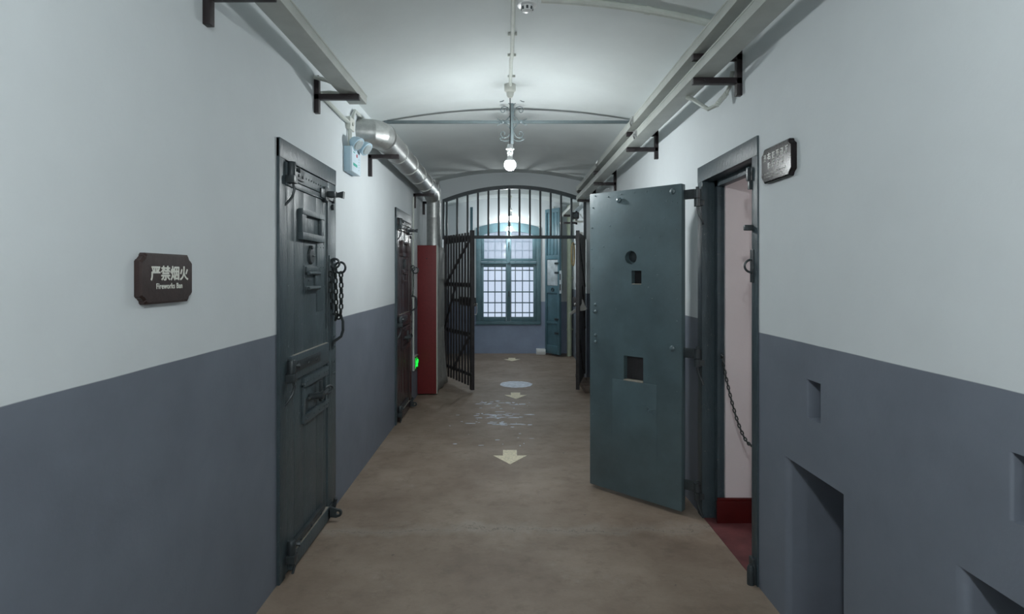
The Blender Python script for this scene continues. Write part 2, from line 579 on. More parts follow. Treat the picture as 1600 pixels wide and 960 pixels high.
# far wall with the arched window opening
WU = 0.012841                     # metres per window unit
def wx(u): return (u - 792) * WU
def wz(u): return CAM_H + (428 - u) * WU
WX0, WX1, WZ0, WZS, WZC = wx(744), wx(845), wz(507.4), wz(356.5), wz(348)
WXC = (WX0 + WX1) / 2
wh = (WX1 - WX0) / 2
WR = (wh ** 2 + (WZC - WZS) ** 2) / (2 * (WZC - WZS))
wa = math.asin(wh / WR)
warc = arc(WXC, WZC - WR, WR, wa, -wa, 16)
outer = [(XL, Y1, 0), (XR, Y1, 0), (XR, Y1, 3.2), (XL, Y1, 3.2)]
inner = [(WX0, Y1, WZ0), (WX1, Y1, WZ0)] + [(x, Y1, z) for x, z in warc]
fw = MB().holed([outer, inner])
outs = [(x, Y1 + 0.3, z) for x, y, z in inner]
for i in range(len(inner)):
    j = (i + 1) % len(inner)
    fw.quad(inner[i], inner[j], outs[j], outs[i])
struct(fw.build('wall_far', 'wall_f'))

# window_1: painted arched frame, two upper and two lower lights
w1 = bpy.data.objects.new('window_1', None)
COL.objects.link(w1)
w1.location = (WXC, Y1, WZ0)
struct(w1)
w1['label'] = 'tall arched blue window at the end of the corridor'
WO = Vector((WXC, Y1, WZ0))
def wbox(b, u0, v0, u1, v1, ya, yb, bev=0.004):
    b.box((wx(u0) - WXC, ya, wz(v1) - WZ0), (wx(u1) - WXC, yb, wz(v0) - WZ0), bev)
b = MB()
wbox(b, 744, 371, 751.5, 507.4, -0.02, 0.09)
wbox(b, 838.3, 371, 845, 507.4, -0.02, 0.09)
wbox(b, 744, 502.5, 845, 507.4, -0.035, 0.09)
head = [(x - WXC, z - WZ0) for x, z in arc(WXC, WZC - WR, WR, wa, -wa, 16)] + [(x - WXC, z - WZ0 - 0.175) for x, z in arc(WXC, WZC - WR, WR, -wa, wa, 16)]
b.prism(head, 'XZ', -0.02, 0.09)
b.build('window_frame', 'window', w1)
b = MB()
wbox(b, 751.5, 404.8, 838.3, 409, -0.005, 0.07)
wbox(b, 751.5, 409.4, 838.3, 413, -0.035, 0.07)
b.build('transom', 'window', w1)
b = MB()
wbox(b, 791.2, 362, 797.8, 502, -0.03, 0.07)
b.lathe([(0.016, 0), (0.016, 0.03), (0.0, 0.04)], (wx(795.8) - WXC, -0.03, wz(410) - WZ0), (0, -1, 0), 12)
b.build('mullion', 'window', w1)
PANES = [(756.3, 362, 790.1, 404.3, 'frost', 'upper'), (798.8, 362, 832.1, 404.3, 'frost', 'upper'),
         (755.6, 417.6, 790.0, 495.5, 'glass', 'lower'), (799.0, 417.6, 833.4, 495.5, 'glass', 'lower')]
for u0, v0, u1, v1, gm, kind in PANES:
    b = MB()
    ou0, ou1 = (751.6, 791.1) if u0 < 790 else (797.9, 838.2)
    ov0, ov1 = (357, 404.8) if kind == 'upper' else (413, 502.4)
    wbox(b, ou0, ov0, u0, ov1, 0.0, 0.06, 0.006)
    wbox(b, u1, ov0, ou1, ov1, 0.0, 0.06, 0.006)
    wbox(b, u0, v1, u1, ov1, 0.0, 0.06, 0.006)
    if kind == 'lower':
        wbox(b, u0, ov0, u1, v0, 0.0, 0.06, 0.006)
        wbox(b, u0, 455.6, u1, 457.4, 0.01, 0.05, 0.002)
    s = b.build('sash', 'window', w1)
    b = MB()
    wbox(b, u0 - 0.3, v0 - 0.3 if kind == 'lower' else 358, u1 + 0.3, v1 + 0.3, 0.028, 0.032, 0)
    b.build('pane', gm, s)
for v, hm in ((392, 'upper'), (459, 'lower')):
    b = MB()
    zc = wz(382 if hm == 'upper' else 459) - WZ0
    b.box((wx(795.2) - WXC - 0.012, -0.045, zc - 0.05), (wx(795.2) - WXC + 0.012, -0.03, zc + 0.05), 0.003)
    b.tube([(wx(795.2) - WXC, -0.04, zc), (wx(795.2) - WXC, -0.085, zc + 0.005), (wx(795.2) - WXC + 0.004, -0.09, zc - 0.06)], 0.009, 8)
    b.build('window_latch', 'iron', w1)
b = MB()
for v in (378, 391.7, 422.7, 439.2, 473.2, 488.8):
    z = CAM_H + (428 - v) * WU * 1.0195 - WZ0
    b.box((WX0 - WXC, 0.20, z - 0.011), (WX1 - WXC, 0.216, z + 0.011))
for u in (762.7, 773.3, 784, 805.2, 816.2, 827.2):
    x = (u - 792) * WU * 1.0195 - WXC
    b.tube([(x, 0.208, 0.0), (x, 0.208, 1.95)], 0.0095, 8)
b.build('window_grille', 'window', w1)

# ------------------------------------------------------------------ closed cell doors (wall_left)
def chain_path(pts, pitch):
    """resample a polyline at equal steps"""
    out, acc = [Vector(pts[0])], 0.0
    for a, b in zip(pts, pts[1:]):
        a, b = Vector(a), Vector(b)
        L = (b - a).length
        t = pitch - acc
        while t <= L:
            out.append(a + (b - a) * (t / L))
            t += pitch
        acc = (acc + L) % pitch if L + acc >= pitch else acc + L
    return out

LINKS = {}
def link_mesh(length, width, r):
    key = (length, width, r)
    if key not in LINKS:
        b = MB()
        h, q = length / 2 - width / 2, width / 2 - r
        pts = [(q * math.cos(t), 0, h + q * math.sin(t)) for t in [PI * i / 7 for i in range(8)]] + \
              [(q * math.cos(t), 0, -h + q * math.sin(t)) for t in [PI + PI * i / 7 for i in range(8)]]
        b.tube(pts, r, 7, True)
        o = b.build('link', 'chain')
        me = o.data
        bpy.data.objects.remove(o)
        LINKS[key] = me
    return LINKS[key]

def make_chain(root, pts, length=0.034, width=0.022, r=0.0038):
    pitch = length - 2 * r - 0.001
    ps = chain_path(pts, pitch)
    me = link_mesh(length, width, r)
    o0 = Vector(root.location)
    for i, (a, b) in enumerate(zip(ps, ps[1:])):
        o = bpy.data.objects.new('link', me)
        COL.objects.link(o)
        o.parent = root
        q = (b - a).to_track_quat('Z', 'Y')
        o.rotation_mode = 'QUATERNION'
        from mathutils import Quaternion
        o.rotation_quaternion = q @ Quaternion((0, 0, 1), (PI / 4 + (PI / 2 if i % 2 else 0)))
        o.location = (a + b) / 2 - o0

def hinge(parent, y, z, mat, strap_to, facing=1, strap_h=0.06):
    """pintle hinge: barrel, clasp, strap, bolt and a bent support"""
    b = MB()
    b.lathe([(0.0, -0.005), (0.018, 0.0), (0.022, 0.006), (0.022, 0.10), (0.018, 0.106), (0.0, 0.108)], (0.036, y, z - 0.05), (0, 0, 1), 16)
    b.box((0.0, y - 0.028, z - 0.06), (0.06, y + 0.026, z - 0.018), 0.004)
    o = b.build('hinge', mat, parent)
    b = MB()
    b.box((0.012, y + 0.012, z - 0.012 - strap_h / 2 + 0.02), (0.034, strap_to, z + strap_h / 2 + 0.008), 0.003)
    for t in (0.25, 0.55, 0.85):
        yy = y + (strap_to - y) * t
        b.lathe([(0.009, 0), (0.008, 0.005), (0.0, 0.008)], (0.034, yy, z), (1, 0, 0), 10)
    b.build('hinge_strap', mat, o)
    b = MB()
    b.tube([(0.04, y + 0.006, z - 0.055), (0.045, y + 0.016, z - 0.09), (0.036, y + 0.008, z - 0.13), (0.020, y - 0.02, z - 0.165), (0.012, y - 0.04, z - 0.18)], 0.007, 8)
    b.build('hinge_brace', mat, o)
    b = MB()
    b.tube([(0.03, y + 0.03, z + 0.02), (0.055, y + 0.04, z + 0.02)], 0.011, 8)
    b.lathe([(0.016, 0), (0.016, 0.012), (0, 0.014)], (0.055, y + 0.04, z + 0.02), (1, 0.3, 0), 8)
    b.build('bolt', mat, o)

def make_cell_door(label, y0, paint, fit, n_loops):
    """door local axes: x out of the wall, y along the wall, z up"""
    root = thing('cell_door', label, 'door', (XL, y0, 0))
    P = lambda b, name, m=None, par=None, lab=None: b.build(name, m or paint, par or root, None, lab)
    # planked panel
    b = MB()
    edges = [0.073, 0.105, 0.20, 0.345, 0.56, 0.695, 0.755]
    for a, c in zip(edges, edges[1:]):
        b.box((-0.01, a + 0.0012, 0.012), (0.012, c - 0.0012, 2.195), 0.003)
    b.box((-0.01, 0.073, 0.012), (0.008, 0.755, 2.195))
    panel = P(b, 'door_panel')
    # lock stile: flat iron plate with rivets and hasp strip
    b = MB()
    b.box((-0.01, 0.762, 0.012), (0.020, 0.925, 2.195), 0.004)
    b.box((0.018, 0.775, 1.10), (0.028, 0.80, 1.72), 0.002)
    b.box((0.018, 0.84, 1.10), (0.030, 0.872, 1.70), 0.002)
    for z in (1.12, 1.19, 1.66, 1.69, 1.02, 0.94):
        b.lathe([(0.011, 0), (0.009, 0.010), (0.0, 0.014)], (0.028, 0.856, z), (1, 0, 0), 10)
    b.box((0.018, 0.78, 0.82), (0.026, 0.80, 1.03), 0.002)
    P(b, 'lock_stile')
    # iron battens
    for nm, z0, z1 in (('top_batten', 2.105, 2.19), ('top_batten', 2.068, 2.100), ('middle_batten', 1.025, 1.155), ('bottom_batten', 0.014, 0.094)):
        b = MB()
        t = {'middle_batten': 0.030, 'bottom_batten': 0.034}.get(nm, 0.022)
        b.box((0.008, 0.078 if nm == 'top_batten' else 0.12, z0), (t, 0.752, z1), 0.003)
        if z1 == 2.19:
            for i in range(14):
                b.lathe([(0.006, 0), (0.004, 0.004), (0, 0.005)], (t, 0.15 + i * 0.042, 2.148), (1, 0, 0), 8)
        bt = P(b, nm)
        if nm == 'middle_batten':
            w = MB().box((0.010, 0.17, z1 - 0.002), (t - 0.004, 0.745, z1 + 0.0015))  # cream strip paints the lamp light caught on this ledge
            P(w, 'ledge_highlight', 'edge_tone', bt, 'painted highlight along the upper edge')
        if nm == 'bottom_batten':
            w = MB().box((0.012, 0.19, z1 - 0.002), (t - 0.004, 0.745, z1 + 0.0015))  # same painted highlight on the bottom ledge
            P(w, 'ledge_highlight', 'edge_tone', bt, 'painted highlight along the upper edge')
    # hinges
    hinge(root, 0.105, 2.14, fit, 0.30)
    hinge(root, 0.105, 1.085, fit, 0.58)
    hinge(root, 0.105, 0.125, fit, 0.66, strap_h=0.035)
    # inspection hatch at the top
    b = MB()
    y0h, y1h, z0h, z1h = 0.262, 0.640, 1.792, 1.968
    b.box((0.008, y0h, z0h), (0.040, y1h, z0h + 0.042), 0.004)
    b.box((0.008, y0h, z1h - 0.034), (0.040, y1h, z1h), 0.004)
    b.box((0.008, y0h, z0h + 0.04), (0.036, y0h + 0.07, z1h - 0.03), 0.003)
    b.box((0.008, y1h - 0.05, z0h + 0.04), (0.036, y1h, z1h - 0.03), 0.003)
    h = P(b, 'hatch_frame')
    P(MB().box((0.008, y0h + 0.06, z0h + 0.04), (0.016, y1h - 0.04, z1h - 0.03), 0.002), 'hatch_panel', None, h)
    # peephole cover
    b = MB()
    b.lathe([(0.050, 0), (0.050, 0.008), (0.043, 0.016), (0.0, 0.018)], (0.010, 0.456, 1.706), (1, 0, 0), 24)
    b.lathe([(0.012, 0), (0.012, 0.022), (0, 0.026)], (0.010, 0.445, 1.755), (1, 0, 0), 10)
    b.box((0.02, 0.452, 1.700), (0.032, 0.492, 1.710), 0.002)
    P(b, 'peephole_cover', fit)
    # food flap with two rounded rails
    b = MB()
    b.box((0.008, 0.345, 1.482), (0.018, 0.558, 1.648), 0.002)
    b.box((0.016, 0.352, 1.606), (0.030, 0.558, 1.640), 0.004)
    b.box((0.016, 0.352, 1.500), (0.030, 0.558, 1.528), 0.004)
    f = P(b, 'flap_frame')
    for z in (1.603, 1.515):
        b = MB()
        b.tube([(0.036, 0.36, z), (0.036, 0.552, z)], 0.010, 10)
        P(b, 'flap_rail', None, f)
    P(MB().box((0.016, 0.50, 1.528), (0.030, 0.548, 1.600), 0.002), 'flap_shutter', None, f)
    P(MB().box((0.017, 0.40, 1.556), (0.024, 0.45, 1.566), 0.001), 'flap_catch', None, f)
    # riveted patch plate
    b = MB().box((0.008, 0.562, 1.372), (0.017, 0.690, 1.782), 0.001)
    for z in (1.765, 1.64, 1.52):
        for y in (0.575, 0.625, 0.678):
            b.lathe([(0.006, 0), (0, 0.005)], (0.017, y, z), (1, 0, 0), 8)
    P(b, 'patch_plate')
    # lower hatch with key bolt
    b = MB()
    y0h, y1h, z0h, z1h = 0.315, 0.752, 0.742, 1.005
    b.box((0.008, y0h, z1h - 0.055), (0.030, y1h, z1h), 0.003)
    b.box((0.008, y0h, z0h), (0.030, y1h, z0h + 0.050), 0.003)
    b.box((0.008, y0h, z0h + 0.04), (0.024, y0h + 0.03, z1h - 0.04), 0.002)
    b.box((0.008, y1h - 0.05, z0h + 0.04), (0.024, y1h - 0.012, z1h - 0.04), 0.002)
    for y in (0.33, 0.36, 0.47, 0.56, 0.65, 0.70, 0.735):
        for z in (z1h - 0.027, z0h + 0.026):
            b.lathe([(0.006, 0), (0, 0.006)], (0.030, y, z), (1, 0, 0), 8)
    lh = P(b, 'lower_hatch_frame')
    b = MB()
    b.tube([(0.030, 0.36, 0.875), (0.030, 0.52, 0.878)], 0.008, 8)
    b.tube([(0.02, 0.43, 0.875), (0.085, 0.44, 0.882)], 0.020, 10)
    b.lathe([(0.026, 0), (0.026, 0.012), (0, 0.016)], (0.085, 0.44, 0.882), (1, 0, 0), 12)
    b.box((0.030, 0.555, 0.82), (0.046, 0.578, 0.945), 0.003)
    b.tube([(0.07, 0.46, 0.878), (0.065, 0.56, 0.868), (0.05, 0.66, 0.87)], 0.011, 8)
    ring = [(0.052 + 0.012 * math.cos(t), 0.67 + 0.042 * math.cos(t), 0.868 + 0.024 * math.sin(t)) for t in [2 * PI * i / 16 for i in range(16)]]
    b.tube(ring, 0.007, 7, True)
    P(b, 'hatch_key', fit, lh)
    # top latch: round plate and a flared tongue sticking into the corridor
    b = MB()
    b.lathe([(0.052, 0), (0.052, 0.014), (0.044, 0.02), (0, 0.02)], (0.018, 0.70, 2.105), (1, 0, 0), 18)
    b.box((0.015, 0.60, 2.075), (0.034, 0.86, 2.135), 0.008)
    b.box((0.030, 0.70, 2.092), (0.085, 0.76, 2.128), 0.006)
    lt = P(b, 'latch', fit)
    P(MB().prism([(0.03, 2.094), (0.085, 2.097), (0.118, 2.088), (0.122, 2.134), (0.085, 2.124), (0.03, 2.128)], 'XZ', 0.752, 0.790), 'latch_tongue', fit, lt)
    b = MB()
    for c, z in ((0.845, 2.13), (0.855, 2.085), (0.84, 2.04)):
        b.lathe([(0.020, 0), (0.018, 0.018), (0, 0.022)], (0.018, c, z), (1, 0, 0), 10)
    P(b, 'bolt', fit)
    # C handle
    b = MB()
    hy = 0.842
    b.tube([(0.022, hy, 1.335), (0.055, hy, 1.332), (0.082, hy, 1.318), (0.094, hy, 1.285), (0.094, hy, 1.225), (0.082, hy, 1.185), (0.055, hy, 1.165), (0.028, hy, 1.15), (0.022, hy, 1.12)], 0.0095, 10)
    P(b, 'handle', fit)
    # bottom eye
    b = MB()
    b.box((0.018, 0.72, 0.015), (0.034, 0.86, 0.085), 0.004)
    b.lathe([(0.013, 0), (0.013, 0.055), (0, 0.06)], (0.034, 0.845, 0.055), (0.2, 0, 1), 10)
    be = P(b, 'bottom_bracket', fit)
    b = MB()
    poly = [(0.03, 0.025), (0.075, 0.02)] + [(0.088 + 0.024 * math.cos(t), 0.050 + 0.024 * math.sin(t)) for t in [-PI / 2.2 + PI * 1.0 * i / 10 for i in range(11)]] + [(0.06, 0.082), (0.03, 0.09)]
    hole = [(0.086 + 0.011 * math.cos(2 * PI * i / 14), 0.050 + 0.011 * math.sin(2 * PI * i / 14)) for i in range(14)]
    for yy in (0.752, 0.768):
        b.holed([[(x, yy, z) for x, z in poly], [(x, yy, z) for x, z in hole]])
    for lp in (poly, hole):
        for i in range(len(lp)):
            p, q = lp[i], lp[(i + 1) % len(lp)]
            b.quad((p[0], 0.752, p[1]), (q[0], 0.752, q[1]), (q[0], 0.768, q[1]), (p[0], 0.768, p[1]))
    P(b, 'lock_eye', fit, be)
    # rings at the hasp
    for cx, cy, cz, R, a in ((0.052, 0.80, 1.668, 0.030, 0.2), (0.085, 0.81, 1.640, 0.036, -0.3)):
        b = MB()
        b.tube([(cx + R * math.cos(t), cy + 0.5 * R * a * math.cos(t), cz + R * math.sin(t)) for t in [2 * PI * i / 22 for i in range(22)]], 0.0075, 8, True)
        P(b, 'ring', fit)
    return root

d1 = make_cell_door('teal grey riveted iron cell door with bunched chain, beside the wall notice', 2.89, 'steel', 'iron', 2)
d2 = make_cell_door('dark maroon shut cell door between the silver duct and the red box', 5.93, 'maroon', 'iron', 0)
# frames
for k, y0 in ((2, 2.89), (3, 5.93)):
    b = MB()
    b.box((XL - 0.02, y0 - 0.005, 0), (XL + 0.016, y0 + 0.070, 2.30), 0.004)
    b.box((XL - 0.02, y0 + 0.926, 0), (XL + 0.016, y0 + 0.945, 2.30), 0.004)
    b.box((XL - 0.02, y0 - 0.005, 2.20), (XL + 0.018, y0 + 0.945, 2.302), 0.004)
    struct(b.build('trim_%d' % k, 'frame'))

ch = thing('chain', 'heavy iron chain looped double down the edge of the teal cell door', 'chain', (XL + 0.05, 3.70, 1.64))
make_chain(ch, [(XL + 0.050, 3.70, 1.640), (XL + 0.056, 3.70, 1.50), (XL + 0.060, 3.70, 1.33), (XL + 0.050, 3.71, 1.285)], 0.048, 0.034, 0.006)
make_chain(ch, [(XL + 0.090, 3.70, 1.612), (XL + 0.092, 3.70, 1.48), (XL + 0.090, 3.70, 1.34), (XL + 0.066, 3.705, 1.295)], 0.048, 0.034, 0.006)
make_chain(ch, [(XL + 0.030, 3.67, 1.615), (XL + 0.028, 3.67, 1.50), (XL + 0.036, 3.685, 1.36)], 0.048, 0.034, 0.006)
ch2 = thing('chain', 'short dangling iron chain at the edge of the maroon cell door', 'chain', (XL + 0.06, 6.74, 1.62))
make_chain(ch2, [(XL + 0.060, 6.74, 1.632), (XL + 0.062, 6.74, 1.45), (XL + 0.05, 6.745, 1.30)], 0.040, 0.022, 0.004)

# ------------------------------------------------------------------ open cell doorway (wall_right)
b = MB()
FX = 1.277
b.box((FX, 3.684, 0.0), (1.361, 3.771, 2.305), 0.004)
b.box((1.361, 3.640, 0.0), (1.41, 3.771, 2.25), 0.004)
b.box((FX, 2.872, 0.0), (1.361, 2.940, 2.305), 0.004)
b.box((1.361, 2.872, 0.0), (1.41, 2.975, 2.25), 0.004)
b.box((FX - 0.002, 2.872, 2.205), (1.361, 3.771, 2.307), 0.004)
b.box((1.361, 2.872, 2.165), (1.41, 3.771, 2.28), 0.004)
struct(b.build('trim_4', 'frame'))

# fittings left on the empty jamb are one striker set each
b = MB()
for x in (1.262, 1.292):
    b.box((x - 0.011, 2.93, 2.085), (x + 0.011, 2.952, 2.155), 0.006)
b.box((1.262, 2.935, 2.04), (1.282, 2.955, 2.09), 0.004)
tag(b.build('keeper', 'iron'), 'glossy double iron keeper at the top corner of the open doorway', 'keeper')
b = MB()
b.box((1.235, 2.925, 1.825), (1.285, 2.945, 1.855), 0.005)
tag(b.build('catch', 'iron'), 'small iron catch tab on the empty jamb above the staple', 'catch')
st = thing('staple', 'half-round iron staple on a plate, on the jamb of the open doorway', 'staple', (1.277, 2.93, 1.64))
MB().box((-0.006, -0.02, -0.085), (0.004, 0.015, 0.085), 0.002).build('plate', 'iron', st)
MB().tube([(0.0, 0.0, 0.035)] + [(-0.004 - 0.036 * math.sin(t), 0.0, 0.033 * math.cos(t)) for t in [PI * i / 12 for i in range(13)]] + [(0.0, 0.0, -0.035)], 0.006, 8).build('loop', 'iron', st)
b = MB()
b.lathe([(0.018, 0), (0.018, 0.085), (0.012, 0.10), (0, 0.102)], (1.255, 2.90, 0.0), (0, 0, 1), 14)
b.box((1.262, 2.89, 0.0), (1.285, 2.94, 0.13), 0.004)
tag(b.build('floor_bolt', 'iron'), 'stubby iron floor bolt at the foot of the empty jamb', 'bolt')

# the swung open leaf: local x from the hinge edge, y towards the corridor, z up
ang = math.atan2(0.69, -0.723)
leaf = thing('cell_door', 'open teal cell door swung out into the corridor, with square openings', 'door', (1.154, 3.72, 0.0), ang)
LW, LT, LZ0, LZ1 = 0.735, 0.055, 0.025, 2.198
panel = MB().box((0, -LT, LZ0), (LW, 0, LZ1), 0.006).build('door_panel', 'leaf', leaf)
def cutter(b):
    o = b.build('cutter', 'leaf')
    o.matrix_world = Matrix.Identity(4)
    return o
# carve in door space, then attach
panel.parent = None
cuts = [cutter(MB().box((0.299, -0.044, 1.528), (0.377, 0.02, 1.622))),
        cutter(MB().box((0.285, -0.046, 0.843), (0.440, 0.02, 1.015))),
        cutter(MB().lathe([(0.047, -0.05), (0.047, 0.0), (0.047, 0.03)], (0.383, 0, 1.715), (0, 1, 0), 28))]
cut(panel, cuts)
panel.parent = leaf
def dome(name, r, h, spots):
    """one stud mesh, a copy of it at each spot"""
    b = MB()
    b.lathe([(r, -0.001), (r * 0.92, h * 0.5), (r * 0.55, h * 0.88), (0, h)], (0, 0, 0), (0, 1, 0), 12)
    first = b.build(name, 'leaf', leaf)
    for k, (x, z) in enumerate(spots):
        o = first if k == 0 else first.copy()
        if k:
            COL.objects.link(o)
        o.location = (x, 0.0, z)
dome('bolt', 0.021, 0.016, ((0.481, 2.130), (0.062, 2.152), (0.065, 1.10)))
dome('bolt', 0.013, 0.012, [(0.683, z) for z in (1.370, 1.318, 1.142, 1.092)])
riv = [(0.04 + i * 0.108, 2.172) for i in range(7)]
for i in range(13):
    riv += [(0.712, 2.10 - i * 0.155), (0.030, 2.06 - i * 0.155)]
riv += [(0.10, 2.08), (0.07, 2.08), (0.28, 1.91), (0.12, 1.96), (0.31, 1.86), (0.53, 1.75), (0.20, 1.72), (0.18, 1.60), (0.48, 1.56), (0.25, 1.51),
        (0.50, 1.50), (0.62, 1.80), (0.60, 1.55), (0.36, 1.05), (0.40, 1.28), (0.22, 1.42), (0.50, 1.35), (0.16, 1.86), (0.56, 1.95)]
dome('rivet', 0.0052, 0.0035, [(x + random.uniform(-0.008, 0.008), z + random.uniform(-0.012, 0.012)) for x, z in riv])
# welded patch below the lower opening
b = MB()
b.box((0.181, -0.002, 0.235), (0.536, 0.0035, 0.838), 0.003)
b.build('patch_plate', 'leaf', leaf)
b = MB()
for i in range(9):
    a = (0.235 + random.uniform(-0.02, 0.03), 0.0045, 0.665 + random.uniform(-0.03, 0.03))
    c = (a[0] + random.uniform(-0.035, 0.035), 0.0045, a[2] + random.uniform(-0.02, 0.02))
    b.tube([a, ((a[0] + c[0]) / 2, 0.0065, (a[2] + c[2]) / 2 + 0.006), c], 0.003, 6)
b.build('weld_scar', 'leaf', leaf)
b = MB()
b.box((0.284, -0.046, 0.838), (0.441, 0.006, 0.848), 0.002)
b.build('opening_sill', 'edge_tone', leaf)
b = MB()
b.box((0.302, -0.044, 1.524), (0.374, 0.003, 1.530), 0.001)
b.build('opening_sill', 'edge_tone', leaf)
b = MB()
b.lathe([(0.040, 0.0), (0.036, 0.008), (0.016, 0.016), (0, 0.017)], (0.388, -0.050, 1.722), (0, 1, 0), 20)
b.build('peephole_disc', 'iron', leaf)
MB().box((0.287, -0.0465, 0.845), (0.438, -0.042, 1.013)).build('opening_dark', 'gate', leaf, None, 'dark plate added as shade inside the lower opening')  # dark plate put in so the cut opening looks shaded inside
MB().box((0.301, -0.0445, 1.530), (0.375, -0.040, 1.620)).build('opening_dark', 'black', leaf, None, 'dark plate added as shade inside the small square opening')  # likewise darkens the small opening
for z in (2.125, 1.075, 0.20):
    # strap on the leaf edge reaching to the pintle near the frame
    b = MB()
    b.box((-0.075, -LT + 0.004, z - 0.032), (0.004, -LT + 0.024, z + 0.032), 0.004)
    b.lathe([(0.0, 0), (0.02, 0.002), (0.021, 0.06), (0.0, 0.062)], (-0.088, -LT + 0.012, z - 0.032), (0, 0, 1), 14)
    b.build('hinge_strap', 'iron', leaf)
Lm = Matrix.Translation((1.154, 3.72, 0.0)) @ Matrix.Rotation(ang, 4, 'Z')
for z in (2.125, 1.075, 0.20):
    c = Lm @ Vector((-0.088, -LT + 0.012, z))
    b = MB()
    b.lathe([(0.0, -0.085), (0.021, -0.083), (0.021, -0.034), (0.010, -0.033), (0.010, 0.045), (0, 0.047)], c, (0, 0, 1), 14)
    b.box((c.x, c.y - 0.014, z - 0.078), (1.29, c.y + 0.014, z - 0.040), 0.004)
    b.tube([(c.x, c.y, z - 0.08), (c.x + 0.006, c.y - 0.004, z - 0.13), (c.x + 0.03, c.y - 0.012, z - 0.18), (1.279, c.y - 0.02, z - 0.20 if z > 0.21 else 0.02)], 0.007, 8)
    where = 'topmost of the open doorway' if z > 2 else ('halfway up the open doorway' if z > 1 else 'lowest, just above the floor beside the red skirting')
    tag(b.build('hinge_pintle', 'iron'), 'iron hinge pintle with a bent tail, ' + where, 'hinge', 'hinge pintles of the open doorway')

ch3 = thing('chain', 'thin chain slung across the open doorway against the pinkish reveal', 'chain', (1.385, 3.63, 1.075))
pts = []
for i in range(41):
    t = i / 40
    y = 3.632 - t * 0.66
    pts.append((1.385 + 0.03 * math.sin(PI * t), y, 1.075 - 0.10 * t - 0.42 * (1 - ((t - 0.5) / 0.5) ** 2)))
make_chain(ch3, pts, 0.034, 0.021, 0.0042)
MB().tube([(0.004, 0.012, 0.012), (-0.006, -0.006, 0.006), (0.002, -0.012, -0.006), (0.008, -0.004, -0.012)], 0.005, 7).build('hook', 'iron', ch3)

# ------------------------------------------------------------------ barred arch and its two leaves
gr = thing('arch_grille', 'fixed iron grille of upright bars filling the arch above the gates', 'grille', (OXC, GY, 2.12))
GO = Vector((OXC, GY, 2.12))
b = MB()
a_out = arc(0, OCROWN - OR - GO.z, OR, -oa, oa, 28)
a_in = arc(0, OCROWN - OR - GO.z, OR - 0.055, oa * 0.975, -oa * 0.975, 28)
b.prism(a_out + a_in, 'XZ', -0.012, 0.045)
b.box((OX1 - OXC - 0.042, -0.010, 0.0), (OX1 - OXC, 0.043, 0.605), 0.004)
b.box((OX0 - OXC, -0.010, 0.0), (OX0 - OXC + 0.03, 0.043, 0.605), 0.004)
b.build('arch_frame', 'grille', gr)
MB().box((OX0 - OXC, -0.014, 0.010), (OX1 - OXC, 0.036, 0.058), 0.004).build('transom', 'grille', gr)
for i in range(13):
    x = -0.908 + 0.157 * i - OXC
    zt = OCROWN - OR + math.sqrt(OR ** 2 - x ** 2) - GO.z - 0.03
    MB().box((x - 0.015, 0.002, 0.04), (x + 0.015, 0.028, zt), 0.003).build('bar', 'grille', gr)

def make_gate(label, hx, hy, fx, fy, flip, width):
    """leaf local: x from hinge to free stile, y faces flip, z up"""
    a = math.atan2(fy - hy, fx - hx)
    g = thing('gate_leaf', label, 'gate', (hx, hy, 0.0), a)
    W = width
    s = flip
    P = lambda b, n_, m_='gate', par=None: b.build(n_, m_, par or g)
    P(MB().box((W - 0.055, -0.024, 0.035), (W, 0.024, 2.185), 0.004), 'free_stile')
    P(MB().box((0.0, -0.020, 0.10), (0.045, 0.020, 2.16), 0.004), 'hinge_stile')
    nb = 8
    for i in range(nb):
        x = 0.045 + (W - 0.10) * (i + 1) / (nb + 1)
        b = MB()
        b.box((x - 0.019, -0.009, 0.075), (x + 0.019, 0.009, 2.165), 0.003)
        P(b, 'bar')
    for z0, z1 in ((2.045, 2.125), (1.415, 1.475), (0.735, 0.795), (0.20, 0.245)):
        b = MB()
        b.box((0.0, s * 0.010, z0), (W - 0.02, s * 0.030, z1), 0.003)
        for k in range(6):
            x = 0.08 + k * (W - 0.16) / 5
            b.lathe([(0.009, 0), (0.007, 0.006), (0, 0.008)], (x, s * 0.030, (z0 + z1) / 2), (0, s, 0), 8)
        P(b, 'cross_bar')
    for (xa, za, xb, zb) in ((0.05, 1.42, W - 0.06, 2.06), (W * 0.35, 0.22, W - 0.06, 0.76), (0.05, 0.79, W * 0.45, 1.42)):
        d = Vector((xb - xa, 0, zb - za))
        T = Matrix.Translation(((xa + xb) / 2, -s * 0.020, (za + zb) / 2)) @ Matrix.Rotation(-math.atan2(d.z, d.x), 4, 'Y')
        P(MB().box((-d.length / 2, -0.008, -0.022), (d.length / 2, 0.008, 0.022), 0.002, T), 'brace')
    # lock case with bolt
    b = MB()
    b.box((W * 0.52, s * 0.024, 1.155), (W - 0.06, s * 0.075, 1.275), 0.006)
    lk = P(b, 'lock_case')
    P(MB().box((W * 0.28, s * 0.028, 1.195), (W * 0.54, s * 0.042, 1.240), 0.004), 'lock_strap', 'gate', lk)
    b = MB()
    b.tube([(W - 0.07, s * 0.03, 1.195), (W + 0.02, s * 0.03, 1.180), (W + 0.07, s * 0.028, 1.20)], [0.016, 0.016, 0.010], 10)
    P(b, 'lock_bolt', 'silver', lk)
    for z in (0.45, 1.74):
        b = MB()
        b.tube([(-0.012, 0, z - 0.05), (-0.012, 0, z + 0.05)], 0.018, 12)
        b.box((-0.055, -0.014, z - 0.022), (-0.005, 0.014, z + 0.022), 0.003)
        P(b, 'hinge')
    return g

